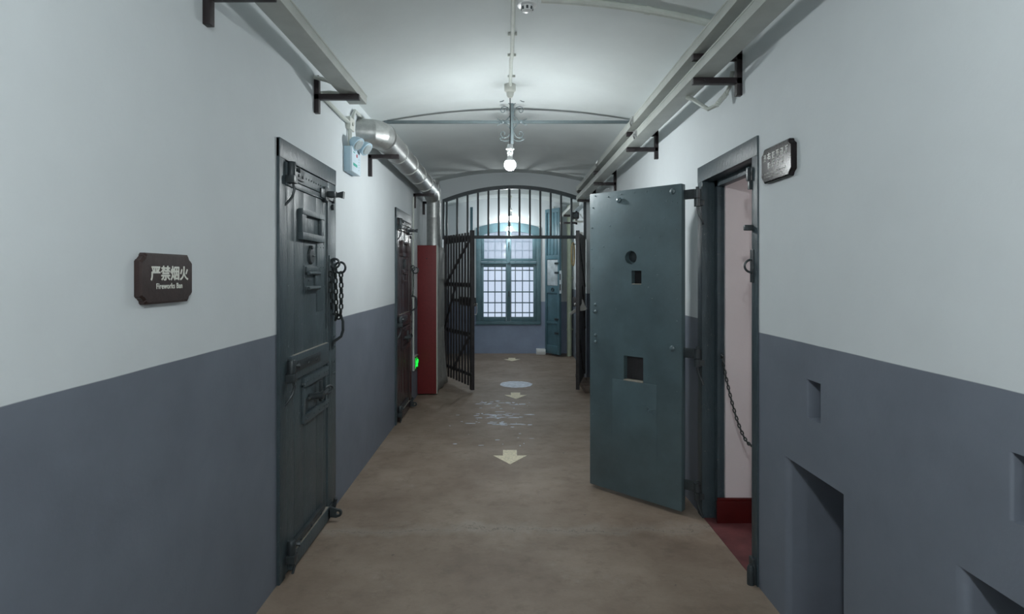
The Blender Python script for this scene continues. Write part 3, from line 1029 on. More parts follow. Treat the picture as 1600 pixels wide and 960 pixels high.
make_gate('dark barred gate leaf standing open beside the red box', -0.935, 8.475, -0.462, 7.575, 1, 1.03)
g2 = make_gate('dark barred gate leaf seen edge-on beyond the open cell door', 1.165, 8.475, 0.955, 7.60, -1, 0.91)
b = MB()
b.prism([(0.86, 1.03), (0.94, 1.075), (1.0, 1.09), (1.075, 1.10), (1.09, 1.13), (1.065, 1.17), (1.04, 1.24), (1.025, 1.255), (1.025, 1.19), (0.985, 1.13), (0.92, 1.11), (0.855, 1.055)], 'XZ', 7.69, 7.72)
G2 = (Matrix.Translation((1.165, 8.475, 0)) @ Matrix.Rotation(math.atan2(7.60 - 8.475, 0.955 - 1.165), 4, 'Z')).inverted()
b.bm.transform(G2)
b.build('lock_lever', 'greysheet', g2, None, 'pale curved steel lever')

# boxed duct casing
bx = thing('duct_casing', 'tall box with a dark red front panel below the silver duct', 'box', (-1.045, 7.41, 0))
MB().box((-0.132, 0.0, 0.02), (0.124, 0.03, 1.975), 0.003).build('front_panel', 'redsheet', bx, None, 'dark red front panel')
b = MB()
b.box((0.098, 0.03, 0.85), (0.128, 0.86, 1.975), 0.003)
b.build('side_panel', 'greysheet', bx)
b = MB()
rows = []
for i in range(15):
    t = i / 14
    y = 0.03 + 0.83 * t
    rows.append([b.bm.verts.new((0.112 + 0.012 * math.sin(t * 14) + 0.07 * (max(0, t - 0.2)) * (1 - k / 8) ** 2, y, 0.01 + 0.86 * k / 8)) for k in range(9)])
for A, B in zip(rows, rows[1:]):
    for k in range(8):
        b.bm.faces.new((A[k], A[k + 1], B[k + 1], B[k]))
sh = b.build('side_sheet', 'greysheet', bx)
md = sh.modifiers.new('thick', 'SOLIDIFY')
md.thickness = 0.006
MB().box((0.118, -0.004, 0.02), (0.130, 0.012, 1.975), 0.002).build('edge_trim', 'white', bx)
MB().box((-0.132, 0.03, 1.955), (0.10, 0.86, 1.972), 0.002).build('top_panel', 'greysheet', bx)
MB().lathe([(0.008, 0), (0, 0.004)], (-0.01, 0.0, 1.80), (0, -1, 0), 10).build('screw', 'black', bx)

# ------------------------------------------------------------------ silver duct
DX, DZ, DR = -1.02, 2.725, 0.108
du = thing('air_duct', 'silver sheet-metal duct running along the wall then down into the red box', 'duct', (DX, 4.50, DZ))
b = MB()
el = [(XL - DX - 0.01, 0.0, 0)] + [(-0.125 + 0.125 * math.sin(t), 0.125 - 0.125 * math.cos(t), 0) for t in [PI / 2 * i / 3 for i in range(4)]]
b.tube(el, DR + 0.004, 32)
b.build('elbow', 'galv', du, None, None, 22)
for i in range(5):
    y0, y1 = 0.13 + i * 0.575, 0.13 + (i + 1) * 0.575
    b = MB()
    b.tube([(0, y0, 0), (0, y0 + 0.012, 0), (0, y0 + 0.012, 0), (0, y1, 0)], [DR + 0.006, DR + 0.006, DR, DR - 0.002], 28)
    b.build('duct_section', 'galv', du)
b = MB()
b.tube([(0, 2.98, 0), (0.0, 3.06, -0.01), (0.005, 3.16, -0.05), (0.008, 3.20, -0.10)], [DR, DR + 0.004, DR, DR - 0.01], 28)
b.build('lower_elbow', 'galv', du)
b = MB()
vx, vy = 0.012, 3.26
for z0, z1 in ((-0.748, -0.36), (-0.36, 0.04)):
    b.tube([(vx, vy, z0), (vx, vy, z1 - 0.008), (vx, vy, z1)], [0.098, 0.098, 0.101], 28)
b.build('riser', 'galv', du)
b = MB()
b.tube([(vx, vy, 0.04), (vx, vy, 0.16)], 0.078, 24)
b.tube([(vx, vy, 0.055), (vx, vy, 0.10)], 0.088, 24)
b.box((vx + 0.06, vy - 0.09, 0.03), (vx + 0.085, vy - 0.06, 0.10), 0.004)
b.build('damper_collar', 'galv', du)

# brackets: black angle iron
def bracket(label, x_wall, y, z0, z1, arms, group):
    s = 1 if x_wall < 0 else -1
    r = thing('wall_bracket', label, 'bracket', (x_wall, y, z0), 0, group)
    MB().box((-0.002 * s, -0.017, 0), (0.030 * s, 0.017, z1 - z0), 0.002).build('upright', 'bracket', r)
    for az, L in arms:
        b = MB()
        b.box((0.0, -0.017, az - z0 - 0.017), (L * s, 0.017, az - z0 + 0.017), 0.002)
        b.lathe([(0.006, 0), (0.004, 0.004), (0, 0.005)], ((L - 0.06) * s, -0.017, az - z0), (0, -1, 0), 8)
        b.build('arm', 'bracket', r)
    return r
TB_L = 2.703
bracket('black bracket cut by the top edge, above the no-fire notice', XL, 2.20, 2.57, 2.90, [(TB_L - 0.018, 0.275)], 'cable tray brackets')
bracket('black bracket at the end of the short cable tray above the cell door', XL, 3.46, 2.585, 2.815, [(TB_L - 0.018, 0.275)], 'cable tray brackets')
for y, lab in ((4.80, 'black bracket under the elbow of the silver duct'), (7.12, 'black bracket under the far end of the silver duct'), (7.9, 'small black bracket behind the duct riser above the red box')):
    bracket(lab, XL, y, 2.43, 2.612, [(2.598, 0.26)], 'duct brackets')
for y, lab in ((3.09, 'large two-armed black bracket above the open doorway'), (4.79, 'two-armed black bracket second along the double tray, above the swung door'),
               (6.62, 'two-armed black bracket third along the double tray'), (8.15, 'small two-armed black bracket at the arch wall')):
    bracket(lab, XR, y, 2.575, 2.845, [(2.656, 0.267), (2.786, 0.267)], 'double tray brackets')
bracket('small two-armed black bracket beyond the barred arch', XR, 10.3, 2.50, 2.75, [(2.53, 0.25), (2.66, 0.25)], 'brackets beyond the arch')

def tray(label, x0, x1, z, y0, y1, joints, group):
    t = thing('cable_tray', label, 'cable tray', ((x0 + x1) / 2, y0, z), 0, group)
    h = (x1 - x0) / 2
    L = y1 - y0
    MB().box((-h, 0, 0), (h, L, 0.050), 0.003).build('tray_body', 'tray', t)
    MB().box((-h - 0.003, 0, 0.047), (h + 0.003, L, 0.057), 0.002).build('tray_lid', 'tray', t)
    s = -1 if x0 > 0 else 1
    for jy in joints:
        b = MB()
        for k in (0, 1):
            yy = jy - y0 - 0.03 + k * 0.06
            b.tube([(s * (h + 0.004), yy, -0.004), (s * (h + 0.012), yy + 0.02, 0.028), (s * (h + 0.004), yy + 0.01, 0.062)], 0.0045, 6)
        b.box((s * (h + 0.001), jy - y0 - 0.045, 0.004), (s * (h + 0.004), jy - y0 + 0.06, 0.05), 0.0005)
        b.tube([(s * (h + 0.006), jy - y0 - 0.045, 0.010), (s * (h + 0.016), jy - y0, 0.02), (s * (h + 0.006), jy - y0 + 0.05, 0.006)], 0.004, 6)
        b.build('tray_clip', 'galv', t)
    return t
tray('short grey cable tray ending above the cell door', -1.026, -0.913, TB_L, -1.0, 3.67, [], 'cable trays')
tray('lower grey tray of the long stacked pair', 1.018, 1.132, 2.675, -1.0, 8.28, [4.45], 'cable trays')
tray('upper grey tray of the long stacked pair', 1.014, 1.132, 2.805, -1.0, 8.28, [4.55, 6.3], 'cable trays')
tray('white cable tray beyond the barred arch', 1.04, 1.15, 2.68, 8.95, 10.72, [], 'cable trays')

# ------------------------------------------------------------------ conduits, junction box, emergency light
b = MB()
b.tube([(XL + 0.012, 3.40, 2.79), (-1.10, 3.44, 2.782), (-1.0, 3.46, 2.742)], 0.013, 10)
tag(b.build('cable_conduit', 'paintpipe'), 'short pale conduit passing from the wall into the short tray, upper of two', 'conduit')
b = MB()
b.tube([(XL + 0.012, 3.52, 2.73), (-1.11, 3.53, 2.738), (-1.0, 3.54, 2.730)], 0.011, 10)
tag(b.build('cable_conduit', 'paintpipe'), 'short pale conduit just above the bracket arm of the short tray', 'conduit')
b = MB()
b.tube([(XL + 0.016, 3.50, 2.722), (XL + 0.016, 3.75, 2.716), (XL + 0.018, 4.0, 2.708), (XL + 0.02, 4.12, 2.712)], 0.014, 10)
tag(b.build('cable_conduit', 'paintpipe'), 'pale conduit running from the short tray down to the junction box', 'conduit')
b = MB()
b.box((XL, 4.12, 2.665), (XL + 0.035, 4.24, 2.755), 0.004)
b.lathe([(0.014, 0), (0.014, 0.008), (0, 0.01)], (XL + 0.035, 4.18, 2.71), (1, 0, 0), 12)
tag(b.build('junction_box', 'white'), 'small off-white junction box above the emergency light', 'junction box')
b = MB()
b.tube([(XL + 0.016, 4.235, 2.70), (XL + 0.018, 4.255, 2.80), (XL + 0.02, 4.30, 2.845), (XL + 0.02, 4.6, 2.85), (XL + 0.02, 7.3, 2.86)], 0.013, 10)
tag(b.build('cable_conduit', 'paintpipe'), 'pale conduit rising from the junction box and running behind the silver duct', 'conduit')
for y, lab in ((4.155, 'slim pale conduit dropping into the emergency light, first of two'), (4.20, 'slim pale conduit dropping into the emergency light, second of two')):
    b = MB()
    b.tube([(XL + 0.015, y, 2.67), (XL + 0.018, y, 2.53)], 0.010, 10)
    tag(b.build('cable_conduit', 'paintpipe'), lab, 'conduit')
b = MB()
b.tube([(-1.155, 6.95, 2.55), (-1.155, 6.95, 1.2), (-1.155, 6.95, 0.4)], 0.012, 8)
tag(b.build('cable_conduit', 'paintpipe'), 'thin pale upright conduit beside the red box', 'conduit')

em = thing('emergency_light', 'pale blue twin-head emergency light with a green strip, on the wall before the duct', 'emergency light', (XL, 4.07, 2.345))
MB().box((0.0, 0, 0), (0.050, 0.235, 0.182), 0.004).build('housing', 'bluebox', em)
fr = MB().box((0.048, -0.001, -0.001), (0.062, 0.236, 0.183), 0.003).build('front_cover', 'ltblue', em)
MB().box((0.060, 0.03, 0.046), (0.0635, 0.135, 0.066), 0.0005).build('green_label', 'teal', fr)
MB().box((0.060, 0.03, 0.14), (0.0635, 0.075, 0.147), 0.0005).build('brand_mark', 'teal', fr)
MB().box((0.060, 0.115, 0.120), (0.064, 0.14, 0.142), 0.0005).build('indicator', 'redspot', fr)
for k in range(5):
    MB().lathe([(0.004, 0), (0, 0.002)], (0.062, 0.185, 0.035 + k * 0.02), (1, 0, 0), 8).build('status_lamp', 'iron', fr)
for xx, yy, zz in ((0.078, 0.055, 0.212), (0.108, 0.185, 0.206)):
    ax = Vector((0.74, -0.22, -0.60)).normalized()
    c = Vector((xx, yy, zz))
    b = MB()
    b.lathe([(0.012, -0.05), (0.030, -0.042), (0.046, -0.015), (0.054, 0.014), (0.054, 0.022), (0.048, 0.024)], c, ax, 24)
    b.tube([c - ax * 0.03, (0.034, yy, 0.178)], 0.012, 8)
    hd = b.build('lamp_head', 'bluebox', em)
    MB().lathe([(0.048, 0.020), (0.036, 0.032), (0.0, 0.036)], c, ax, 24).build('lens', 'lens', hd)

# exit sign, its lit face towards the corridor
ex = thing('exit_sign', 'small box sign glowing green with a running figure beside the red box', 'exit sign', (XL, 7.02, 0.39))
MB().box((0.0, 0, 0), (0.030, 0.30, 0.165), 0.003).build('housing', 'white', ex)
face = MB().box((0.028, 0.006, 0.004), (0.034, 0.294, 0.161), 0.001).build('sign_face', 'exitdark', ex)
b = MB()
b.lathe([(0.016, 0), (0.016, 0.002)], (0.034, 0.150, 0.132), (1, 0, 0), 14)
for pts, r in (([(0.035, 0.145, 0.115), (0.035, 0.135, 0.075)], 0.016), ([(0.035, 0.14, 0.08), (0.035, 0.17, 0.055), (0.035, 0.16, 0.025)], 0.010),
               ([(0.035, 0.135, 0.075), (0.035, 0.11, 0.05), (0.035, 0.075, 0.045)], 0.010), ([(0.035, 0.14, 0.108), (0.035, 0.18, 0.095), (0.035, 0.20, 0.11)], 0.008),
               ([(0.035, 0.145, 0.11), (0.035, 0.11, 0.10), (0.035, 0.095, 0.08)], 0.008)):
    b.tube(pts, r, 6)
b.build('pictogram', 'exit', face)
MB().prism([(0.06, 0.018), (0.06, 0.15), (0.03, 0.15), (0.03, 0.018)], 'YZ', 0.034, 0.036).build('door_pictogram', 'exit', face)
MB().prism([(0.215, 0.075), (0.25, 0.075), (0.25, 0.055), (0.282, 0.085), (0.25, 0.115), (0.25, 0.095), (0.215, 0.095)], 'YZ', 0.034, 0.036).build('arrow_pictogram', 'exit', face)

# ------------------------------------------------------------------ wall signs
def sign_outline(w, h, c=0.022, n_=0.006):
    """rectangle with notched, clipped corners"""
    q = [(w / 2, h / 2 - c - n_), (w / 2 - n_, h / 2 - c), (w / 2 - n_ - 0.2 * c, h / 2 - c * 0.95), (w / 2 - c, h / 2 - n_ - 0.2 * c), (w / 2 - c, h / 2 - n_), (w / 2 - c - n_, h / 2)]
    pts = [(x, z) for x, z in q]
    pts += [(-x, z) for x, z in q[::-1]]
    pts += [(-x, -z) for x, z in q]
    pts += [(x, -z) for x, z in q[::-1]]
    return pts

def make_sign(label, loc, out, mat, w, h, t, rim=0.014):
    s = thing('wall_sign', label, 'sign', loc)
    outl = sign_outline(w, h)
    inn = [(x * (w - rim) / w, z * (h - rim) / h) for x, z in outl]
    b = MB()
    A = [b.bm.verts.new((-0.001 * out, x, z)) for x, z in outl]
    B = [b.bm.verts.new((out * (t - 0.006), x, z)) for x, z in outl]
    C = [b.bm.verts.new((out * t, x, z)) for x, z in inn]
    for P_, Q_ in ((A, B), (B, C)):
        for i in range(len(outl)):
            j = (i + 1) % len(outl)
            b.bm.faces.new((P_[i], P_[j], Q_[j], Q_[i]))
    b.bm.faces.new(A)
    b.bm.faces.new(C)
    b.build('board', mat, s, sharp=25)
    return s

s1 = make_sign('dark brown notched board lettered in white, no-fireworks notice on the white wall', (XL, 1.930, 1.584), 1, 'signwood', 0.296, 0.168, 0.022)
# text plane: reading direction along +Y, up +Z, facing +X
F1 = Matrix(((0, 0, 1, 0.0225), (1, 0, 0, 0), (0, 1, 0, 0), (0, 0, 0, 1)))
text_mesh('lettering', '\u4e25\u7981\u70df\u706b', 0.052, 'letter', s1, F1 @ Matrix.Translation((0.008, 0.014, 0)), 0.0013, 0.0006, 1.04)
text_mesh('caption', 'Fireworks Ban', 0.0265, 'letter', s1, F1 @ Matrix.Translation((0.004, -0.0265, 0)), 0.0005, 0.0006, 0.88, None, 1.10)

s2 = make_sign('glossy black notched plaque with two lines of characters beside the open doorway', (XR, 2.645, 2.125), -1, 'signblack', 0.300, 0.168, 0.024)
# reading direction along -Y, facing -X; the photograph shows worn, unreadable strokes
F2 = Matrix(((0, 0, -1, -0.0245), (-1, 0, 0, 0), (0, 1, 0, 0), (0, 0, 0, 1)))
rs = random.Random(3)
def glyph(b, cx, cy, w, h):
    for k in range(3):
        y = cy + h * (0.42 - 0.4 * k) + rs.uniform(-0.002, 0.002)
        x0 = cx - w * rs.uniform(0.3, 0.5)
        b.box((x0, y - 0.0016, -0.0006), (cx + w * rs.uniform(0.3, 0.5), y + 0.0016, 0.001), 0, F2)
    for k in range(2):
        x = cx + w * rs.uniform(-0.4, 0.4)
        y0 = cy - h * rs.uniform(0.1, 0.5)
        b.box((x - 0.0018, y0, -0.0006), (x + 0.0018, cy + h * rs.uniform(0.2, 0.5), 0.001), 0, F2)
    b.box((cx - w * 0.3, cy - h * 0.5, -0.0006), (cx - w * 0.3 + 0.004, cy - h * 0.1, 0.001), 0, F2)
b = MB()
for i in range(6):
    if i != 1:
        glyph(b, -0.105 + i * 0.042, 0.038, 0.028, 0.034)
b.build('lettering', 'letterdim', s2)
text_mesh('lettering', '\u53f3', 0.036, 'letterdim', s2, F2 @ Matrix.Translation((-0.063, 0.038, 0)), 0.0009, 0.0008)
b = MB()
for i in range(4):
    glyph(b, -0.063 + i * 0.042, -0.004, 0.028, 0.034)
b.build('lettering', 'letterdim', s2)
b = MB()
for row, z in enumerate((-0.040, -0.056)):
    x = -0.11
    while x < (0.10 if row == 0 else 0.07):
        w = rs.uniform(0.003, 0.0065)
        b.box((x, z - 0.0035, -0.0006), (x + w * 0.35, z + rs.choice((0.0015, 0.0045)), 0.0008), 0, F2)
        b.box((x, z - 0.0035, -0.0006), (x + w, z - 0.002, 0.0008), 0, F2)
        x += w + 0.0022 + (0.004 if rs.random() < 0.2 else 0)
b.build('caption', 'letterdim', s2)

# ------------------------------------------------------------------ ceiling lamps
def make_lamp(label, x, y, zc, drop):
    """rose on the vault, flex, holder, lit globe; root at the rose"""
    r = thing('pendant_lamp', label, 'lamp', (x, y, zc), 0, 'bare bulb pendants down the corridor')
    MB().lathe([(0.046, 0.004), (0.046, -0.045), (0.040, -0.055), (0.030, -0.060), (0.028, -0.085), (0.016, -0.105), (0.0, -0.108)], (0, 0, 0), (0, 0, 1), 24).build('ceiling_rose', 'white', r)
    MB().tube([(0, 0, -0.10), (0.002, 0.001, -drop * 0.5), (0, 0, -drop + 0.155)], 0.0042, 8).build('flex', 'cord', r)
    h = MB().lathe([(0, -drop + 0.168), (0.022, -drop + 0.165), (0.024, -drop + 0.138), (0.033, -drop + 0.136), (0.034, -drop + 0.124), (0.024, -drop + 0.120),
                (0.024, -drop + 0.108), (0.021, -drop + 0.104), (0.024, -drop + 0.100), (0.022, -drop + 0.080), (0.022, -drop + 0.056), (0.030, -drop + 0.044), (0.036, -drop + 0.034), (0.037, -drop + 0.030), (0, -drop + 0.030)], (0, 0, 0), (0, 0, 1), 24).build('lamp_holder', 'socket', r)
    g = MB()
    pr = [(0.047 * math.sin(t), 0.047 * math.cos(t)) for t in [0.88 + (PI - 0.88) * i / 9 for i in range(9)]] + [(0, -0.047)]
    g.lathe([(a, c - drop) for a, c in pr], (0, 0, 0), (0, 0, 1), 18)
    g.build('bulb', 'bulb', r)
    return r
LX = 0.026
lamp = make_lamp('lit bare bulb hanging before the iron tie rod', LX, 4.56, vault(LX), 0.648)
def lamp_copy(label, loc, bulb):
    r = copy_tree(lamp, loc, None, label)
    for c in r.children:
        if c.name.startswith('bulb'):
            c.data = c.data.copy()
            c.data.materials[0] = M[bulb]
lamp_copy('lit bare bulb hanging straight above the viewer', (LX, -0.05, vault(LX)), 'bulb_near')
lamp_copy('lit bare bulb at the near end of the corridor behind the viewer', (LX, -4.0, vault(LX)), 'bulb')
lamp_copy('lit bare bulb glimpsed between the grille bars, the upper one', (LX + 0.03, 8.95, vault(LX)), 'bulb_far')
lamp_copy('lit bare bulb before the far window, the lower one seen through the grille', (LX + 0.03, 10.95, vault(LX)), 'bulb_far')
lamp_copy('unseen bulb added in the cell to brighten the doorway reveal', (2.75, 2.55, 2.9), 'bulb_fill')  # fill bulb added out of view to lift the reveal

# conduits on the vault
b = MB()
b.tube([(0.036, y, vault(0.036) - 0.014) for y in (0.02, 1.0, 2.0, 3.5, 3.9)] + [(0.030, 4.0, vault(0) - 0.014), (0.028, 4.53, vault(0) - 0.014)], 0.0135, 10)
c_main = b.build('ceiling_conduit', 'paintpipe')
tag(c_main, 'pale conduit along the crown of the vault leading to the nearer bulb', 'conduit')
for y in (3.58, 3.92, 4.34):
    MB().box((0.006, y - 0.005, vault(0) - 0.016), (0.064, y + 0.005, vault(0) + 0.004), 0.002).build('conduit_clip', 'paintpipe', c_main)
b = MB()
b.tube([(x, 3.10, vault(x) - 0.018) for x in [0.19 + 1.02 * i / 24 for i in range(25)]], 0.020, 10)
c2 = b.build('ceiling_conduit', 'paintpipe')
tag(c2, 'thick pale conduit curving across the vault above the stacked trays', 'conduit')
x0 = 0.76
MB().tube([(x0, 3.10, vault(x0) - 0.018), (x0 + 0.03, 3.10, vault(x0 + 0.03) - 0.018)], 0.024, 10).build('coupling', 'paintpipe', c2)
# iron tie rod with scrollwork
TZ, TY, TX = 2.963, 5.06, 0.046
ti = thing('tie_rod', 'blue grey iron tie rod with scrolls spanning the vault', 'tie rod', (TX, TY, TZ))
MB().box((XL - TX - 0.01, -0.011, -0.013), (XR - TX + 0.01, 0.011, 0.013), 0.002).build('rod', 'tie', ti)
MB().box((-0.014, -0.012, -0.20), (0.014, 0.012, vault(TX) - TZ + 0.005), 0.002).build('hanger', 'tie', ti)
K = 0.00568 / 12
def crop(pts, sx, sz):
    return [(sx * (480 - x) * K * -1, -0.014, sz * (645 - z) * K) for x, z in pts]
for sx in (-1, 1):
    S = lambda pts, sz=1: [((480 - x) * K * sx, 0.0, (645 - z) * K * sz) for x, z in pts]
    for sz in (1, -1):
        b = MB()
        b.tube(S([(455, 470), (430, 410), (395, 362), (340, 345), (290, 362), (268, 410), (280, 452), (312, 466), (342, 446), (346, 415), (332, 405)], sz), 0.0042, 8)
        b.build('scroll', 'tie', ti)
        b = MB()
        b.tube(S([(452, 500), (430, 545), (385, 595), (330, 640), (255, 610), (195, 580)], sz), 0.0045, 8)
        b.build('scroll', 'tie', ti)
        b = MB()
        q = S([(460, 330), (400, 278), (330, 268), (262, 285), (255, 300), (300, 305), (330, 292)], sz)
        b.tube([(x, -0.10 * (i / 6.0), z) for i, (x, y, z) in enumerate(q)], 0.004, 8)
        b.build('scroll', 'tie', ti)
    b = MB()
    c = Vector(((480 - 310) * K * sx, -0.012, 0))
    b.lathe([(0.017, 0), (0.015, 0.008), (0.006, 0.014), (0, 0.015)], c, (0, -1, 0), 12)
    for a in (0.5, 2.6, 3.7, 5.7):
        b.tube([c, c + Vector((0.042 * math.cos(a), -0.004, 0.030 * math.sin(a)))], [0.005, 0.003], 6)
    b.build('rosette', 'tie', ti)

# smoke detector
sd = thing('smoke_detector', 'round white smoke detector on the vault cut by the top edge', 'smoke detector', (0.112, 3.13, vault(0.112)))
MB().lathe([(0.056, 0.004), (0.058, -0.028), (0.054, -0.040), (0.034, -0.044), (0.0, -0.044)], (0, 0, 0), (0, 0, 1), 28).build('base', 'socket', sd)
b = MB()
b.lathe([(0.034, -0.042), (0.034, -0.058), (0.028, -0.070), (0.016, -0.076), (0, -0.077)], (0, 0, 0), (0, 0, 1), 24)
hd = b.build('sensor_head', 'socket', sd)
b = MB()
for k in range(8):
    a = 2 * PI * k / 8
    b.box((0.024, -0.006, -0.066), (0.0345, 0.006, -0.050), 0.001, Matrix.Rotation(a, 4, 'Z'))
b.build('vent', 'iron', hd)

# pale cable loop below the double tray
b = MB()
b.tube([(1.09, 3.42, 2.672), (1.12, 3.40, 2.655), (1.155, 3.34, 2.60), (1.18, 3.30, 2.565), (1.21, 3.26, 2.575), (1.24, 3.21, 2.61), (1.262, 3.19, 2.66), (1.27, 3.17, 2.74)], 0.012, 10)
lp = b.build('cable_loop', 'paintpipe')
tag(lp, 'pale flexible conduit looping down under the stacked trays', 'conduit')
b = MB()
pts = [(1.21 + 0.04 * t, 3.26 - 0.06 * t, 2.573 + 0.055 * t) for t in [i / 20 for i in range(21)]]
b.tube(pts, [0.016 if i % 2 else 0.013 for i in range(21)], 10)
b.build('gland', 'paintpipe', lp)

# ------------------------------------------------------------------ floor markings
def floor_arrow(label, x, y, k=1.0):
    b = MB()
    # tip towards the viewer
    p = [(0, -0.20), (0.146, 0.03), (0.062, 0.03), (0.062, 0.185), (-0.062, 0.185), (-0.062, 0.03), (-0.146, 0.03)]
    b.prism([(a * k, c * k) for a, c in p], 'XY', -0.001, 0.0022)
    o = b.build('floor_arrow', 'arrow', None, (x, y, 0))
    return tag(o, label, 'floor marking', 'arrows down the corridor floor')
floor_arrow('yellowed arrow marking on the near floor', 0.027, 4.36 + 0.56)
floor_arrow('pale arrow marking on the floor between the open gates', 0.115, 7.39)
floor_arrow('small yellowed arrow marking on the floor before the far window', 0.095, 10.5, 1.05)
b = MB()
rp = random.Random(5)
b.prism([((0.235 + rp.uniform(-0.006, 0.006)) * math.cos(2 * PI * i / 48), (0.235 + rp.uniform(-0.006, 0.006)) * math.sin(2 * PI * i / 48)) for i in range(48)], 'XY', -0.001, 0.002)
tag(b.build('floor_disc', 'patch', None, (0.133, 8.14, 0)), 'round whitish marking on the floor beyond the second arrow', 'floor marking')
b = MB()
for i in range(90):
    if i < 60:
        y = rp.choice((6.95, 6.42, 6.30, 6.0)) + rp.gauss(0, 0.05)
        x = rp.gauss(-0.12, 0.17)
    else:
        y, x = rp.uniform(5.2, 7.2), rp.gauss(-0.05, 0.25)
    w, d = rp.uniform(0.012, 0.10) * (1 if i < 60 else 0.35), rp.uniform(0.006, 0.024) * (1 if i < 60 else 0.6)
    n_ = 9
    b.prism([(x + w * math.cos(2 * PI * k / n_) * rp.uniform(0.5, 1), y + d * math.sin(2 * PI * k / n_) * rp.uniform(0.5, 1)) for k in range(n_)], 'XY', -0.001, 0.0012)
o = b.build('paint_residue', 'patch')
o['kind'] = 'stuff'
o['label'] = 'flakes of worn white marking paint on the floor'
o['category'] = 'paint flakes'

# ------------------------------------------------------------------ beyond the arch
def plank_door(label, hx, hy, fx, fy, side):
    a = math.atan2(fy - hy, fx - hx)
    W = math.hypot(fx - hx, fy - hy)
    r = thing('plank_door', label, 'door', (hx, hy, 0.0), a)
    P = lambda b, n_, m_='plank', par=None: b.build(n_, m_, par or r)
    b = MB()
    b.box((0, -0.02, 0.04), (W, 0.0, 2.87), 0.003)
    P(b, 'backing')
    b = MB()
    for x0_, x1_ in ((0, 0.05), (W - 0.05, W)):
        b.box((x0_, -0.03, 0.04), (x1_, 0.022, 2.87), 0.003)
    for z0, z1 in ((0.04, 0.20), (0.62, 0.66), (1.22, 1.36), (1.88, 1.96), (2.80, 2.87)):
        b.box((0.04, -0.026, z0), (W - 0.04, 0.018, z1), 0.003)
    P(b, 'rail')
    b = MB()
    for k in range(3):
        x = 0.06 + (W - 0.12) * (k + 0.5) / 3
        b.box((x - 0.035, -0.012, 1.97), (x + 0.035, 0.010, 2.79), 0.004)
    P(b, 'upper_board')
    P(MB().box((0.055, -0.012, 1.37), (W - 0.055, 0.010, 1.87), 0.003), 'pale_panel', 'palepanel')
    b = MB()
    R = 0.035
    b.tube([(W * 0.45 + R * math.cos(t), side * 0.026, 1.29 + R * math.sin(t)) for t in [2 * PI * i / 16 for i in range(16)]], 0.008, 7, True)
    P(b, 'ring_pull', 'iron')
    for z in (0.45, 0.72, 1.62, 1.80):
        P(MB().box((0.02, side * 0.018, z - 0.02), (0.14, side * 0.032, z + 0.02), 0.003), 'hinge_strap', 'iron')
    return r
pd = plank_door('blue plank door with a pale panel standing open beside the far window', 1.02, 10.80, 0.775, 11.18, 1)
b = MB()
b.box((-0.06, 0.0, 1.22), (0.0, 0.02, 1.66), 0.002)
b.build('strike_plate', 'palepanel', pd)
for z in (1.34, 1.54):
    MB().box((-0.045, 0.019, z - 0.06), (-0.015, 0.024, z + 0.06)).build('slot', 'black', pd)
pd2 = plank_door('blue plank door seen edge-on behind the barred gate beside the red box', -0.70, 11.20, -0.668, 10.72, -1)
MB().tube([(0.44, 0.02, 1.02), (0.44, 0.085, 1.02), (0.44, 0.095, 0.98), (0.44, 0.095, 0.86), (0.44, 0.085, 0.82), (0.44, 0.02, 0.82)], 0.012, 8).build('pull_handle', 'silver', pd2)

b = MB()
b.tube([(1.215, 10.95, 0.0), (1.215, 10.95, 2.93)], 0.048, 18)
pp = b.build('downpipe', 'pipe')
tag(pp, 'pale green upright pipe beyond the barred arch', 'pipe')
for z in (0.5, 1.5, 2.5):
    MB().tube([(1.215, 10.95, z), (1.215, 10.95, z + 0.04)], 0.053, 18).build('pipe_clamp', 'pipe', pp)
    MB().box((1.215, 10.94, z + 0.01), (1.286, 10.96, z + 0.03)).build('clamp_bracket', 'pipe', pp)
b = MB()
for k in (1, 2):
    b.tube([(1.215 + 0.012 * (k - 1.5) + 0.042 * math.cos(t), 10.35 + (0.115 + 0.006 * k) * math.cos(t), 1.96 + (0.20 + 0.008 * k) * math.sin(t)) for t in [2 * PI * i / 26 for i in range(26)]], 0.009, 7, True)
hs = b.build('hose_coil', 'hose')
tag(hs, 'brown coil of hose hanging on the wall beyond the arch', 'hose')
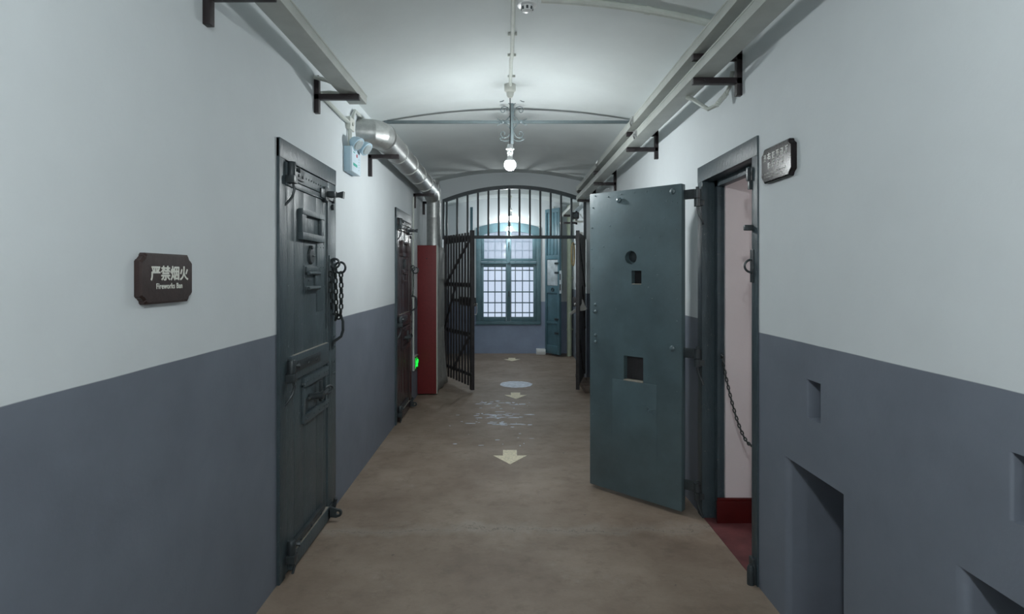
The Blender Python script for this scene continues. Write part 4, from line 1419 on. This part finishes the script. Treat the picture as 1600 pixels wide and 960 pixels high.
MB().tube([(1.287, 10.35, 2.145), (1.20, 10.35, 2.14), (1.19, 10.35, 2.17)], 0.008, 8).build('hook', 'iron', hs)
for x, lab in ((0.94, 'thin upright conduit on the far wall, the one behind the blue plank door'), (1.10, 'thin upright conduit on the far wall beside the green pipe')):
    tag(MB().tube([(x, Y1 - 0.012, 1.30), (x, Y1 - 0.012, 2.95)], 0.012, 8).build('cable_conduit', 'paintpipe'), lab, 'conduit')
b = MB().box((1.112, 8.75, 0.0), (1.180, 8.82, 2.25), 0.006)
tag(b.build('cable_trunking', 'white'), 'white upright cable trunking just behind the edge-on gate leaf', 'trunking')
b = MB().box((0.585, 11.12, 0.0), (0.765, 11.298, 0.105), 0.006)
b.box((0.59, 11.115, 0.03), (0.76, 11.121, 0.085), 0.002)
tag(b.build('floor_box', 'socket'), 'low white box on the floor in the far corner by the blue plank door', 'box')
ks = thing('brick_step', 'low brown brick step at the foot of the arch wall', 'step', (1.16, 7.95, 0))
for i in range(4):
    for j in range(2):
        MB().box((-0.115 + j * 0.118, -0.42 + i * 0.21, 0.0), (-0.003 + j * 0.118, -0.215 + i * 0.21, 0.062), 0.004).build('brick', 'brick', ks)

# security camera on an arm
sc_ = thing('security_camera', 'dark security camera on a pale arm just beyond the arch', 'camera', (XR, 9.0, 2.44))
MB().box((-0.018, -0.05, -0.05), (0.002, 0.05, 0.05), 0.004).build('wall_plate', 'white', sc_)
MB().tube([(-0.01, 0, 0), (-0.12, 0.0, -0.01), (-0.19, 0, 0.0), (-0.20, 0, 0.04)], 0.016, 10).build('arm', 'white', sc_)
hb = MB().box((-0.255, -0.12, 0.03), (-0.145, 0.10, 0.135), 0.012).build('housing', 'black', sc_)
MB().lathe([(0.034, 0), (0.034, 0.02), (0.026, 0.022), (0, 0.018)], (-0.20, -0.12, 0.08), (0, -1, 0), 18).build('lens', 'iron', hb)
MB().tube([(-0.16, 0.10, 0.10), (-0.10, 0.12, 0.13), (-0.07, 0.08, 0.06), (-0.02, 0.03, 0.03)], 0.006, 8).build('cable', 'white', sc_)
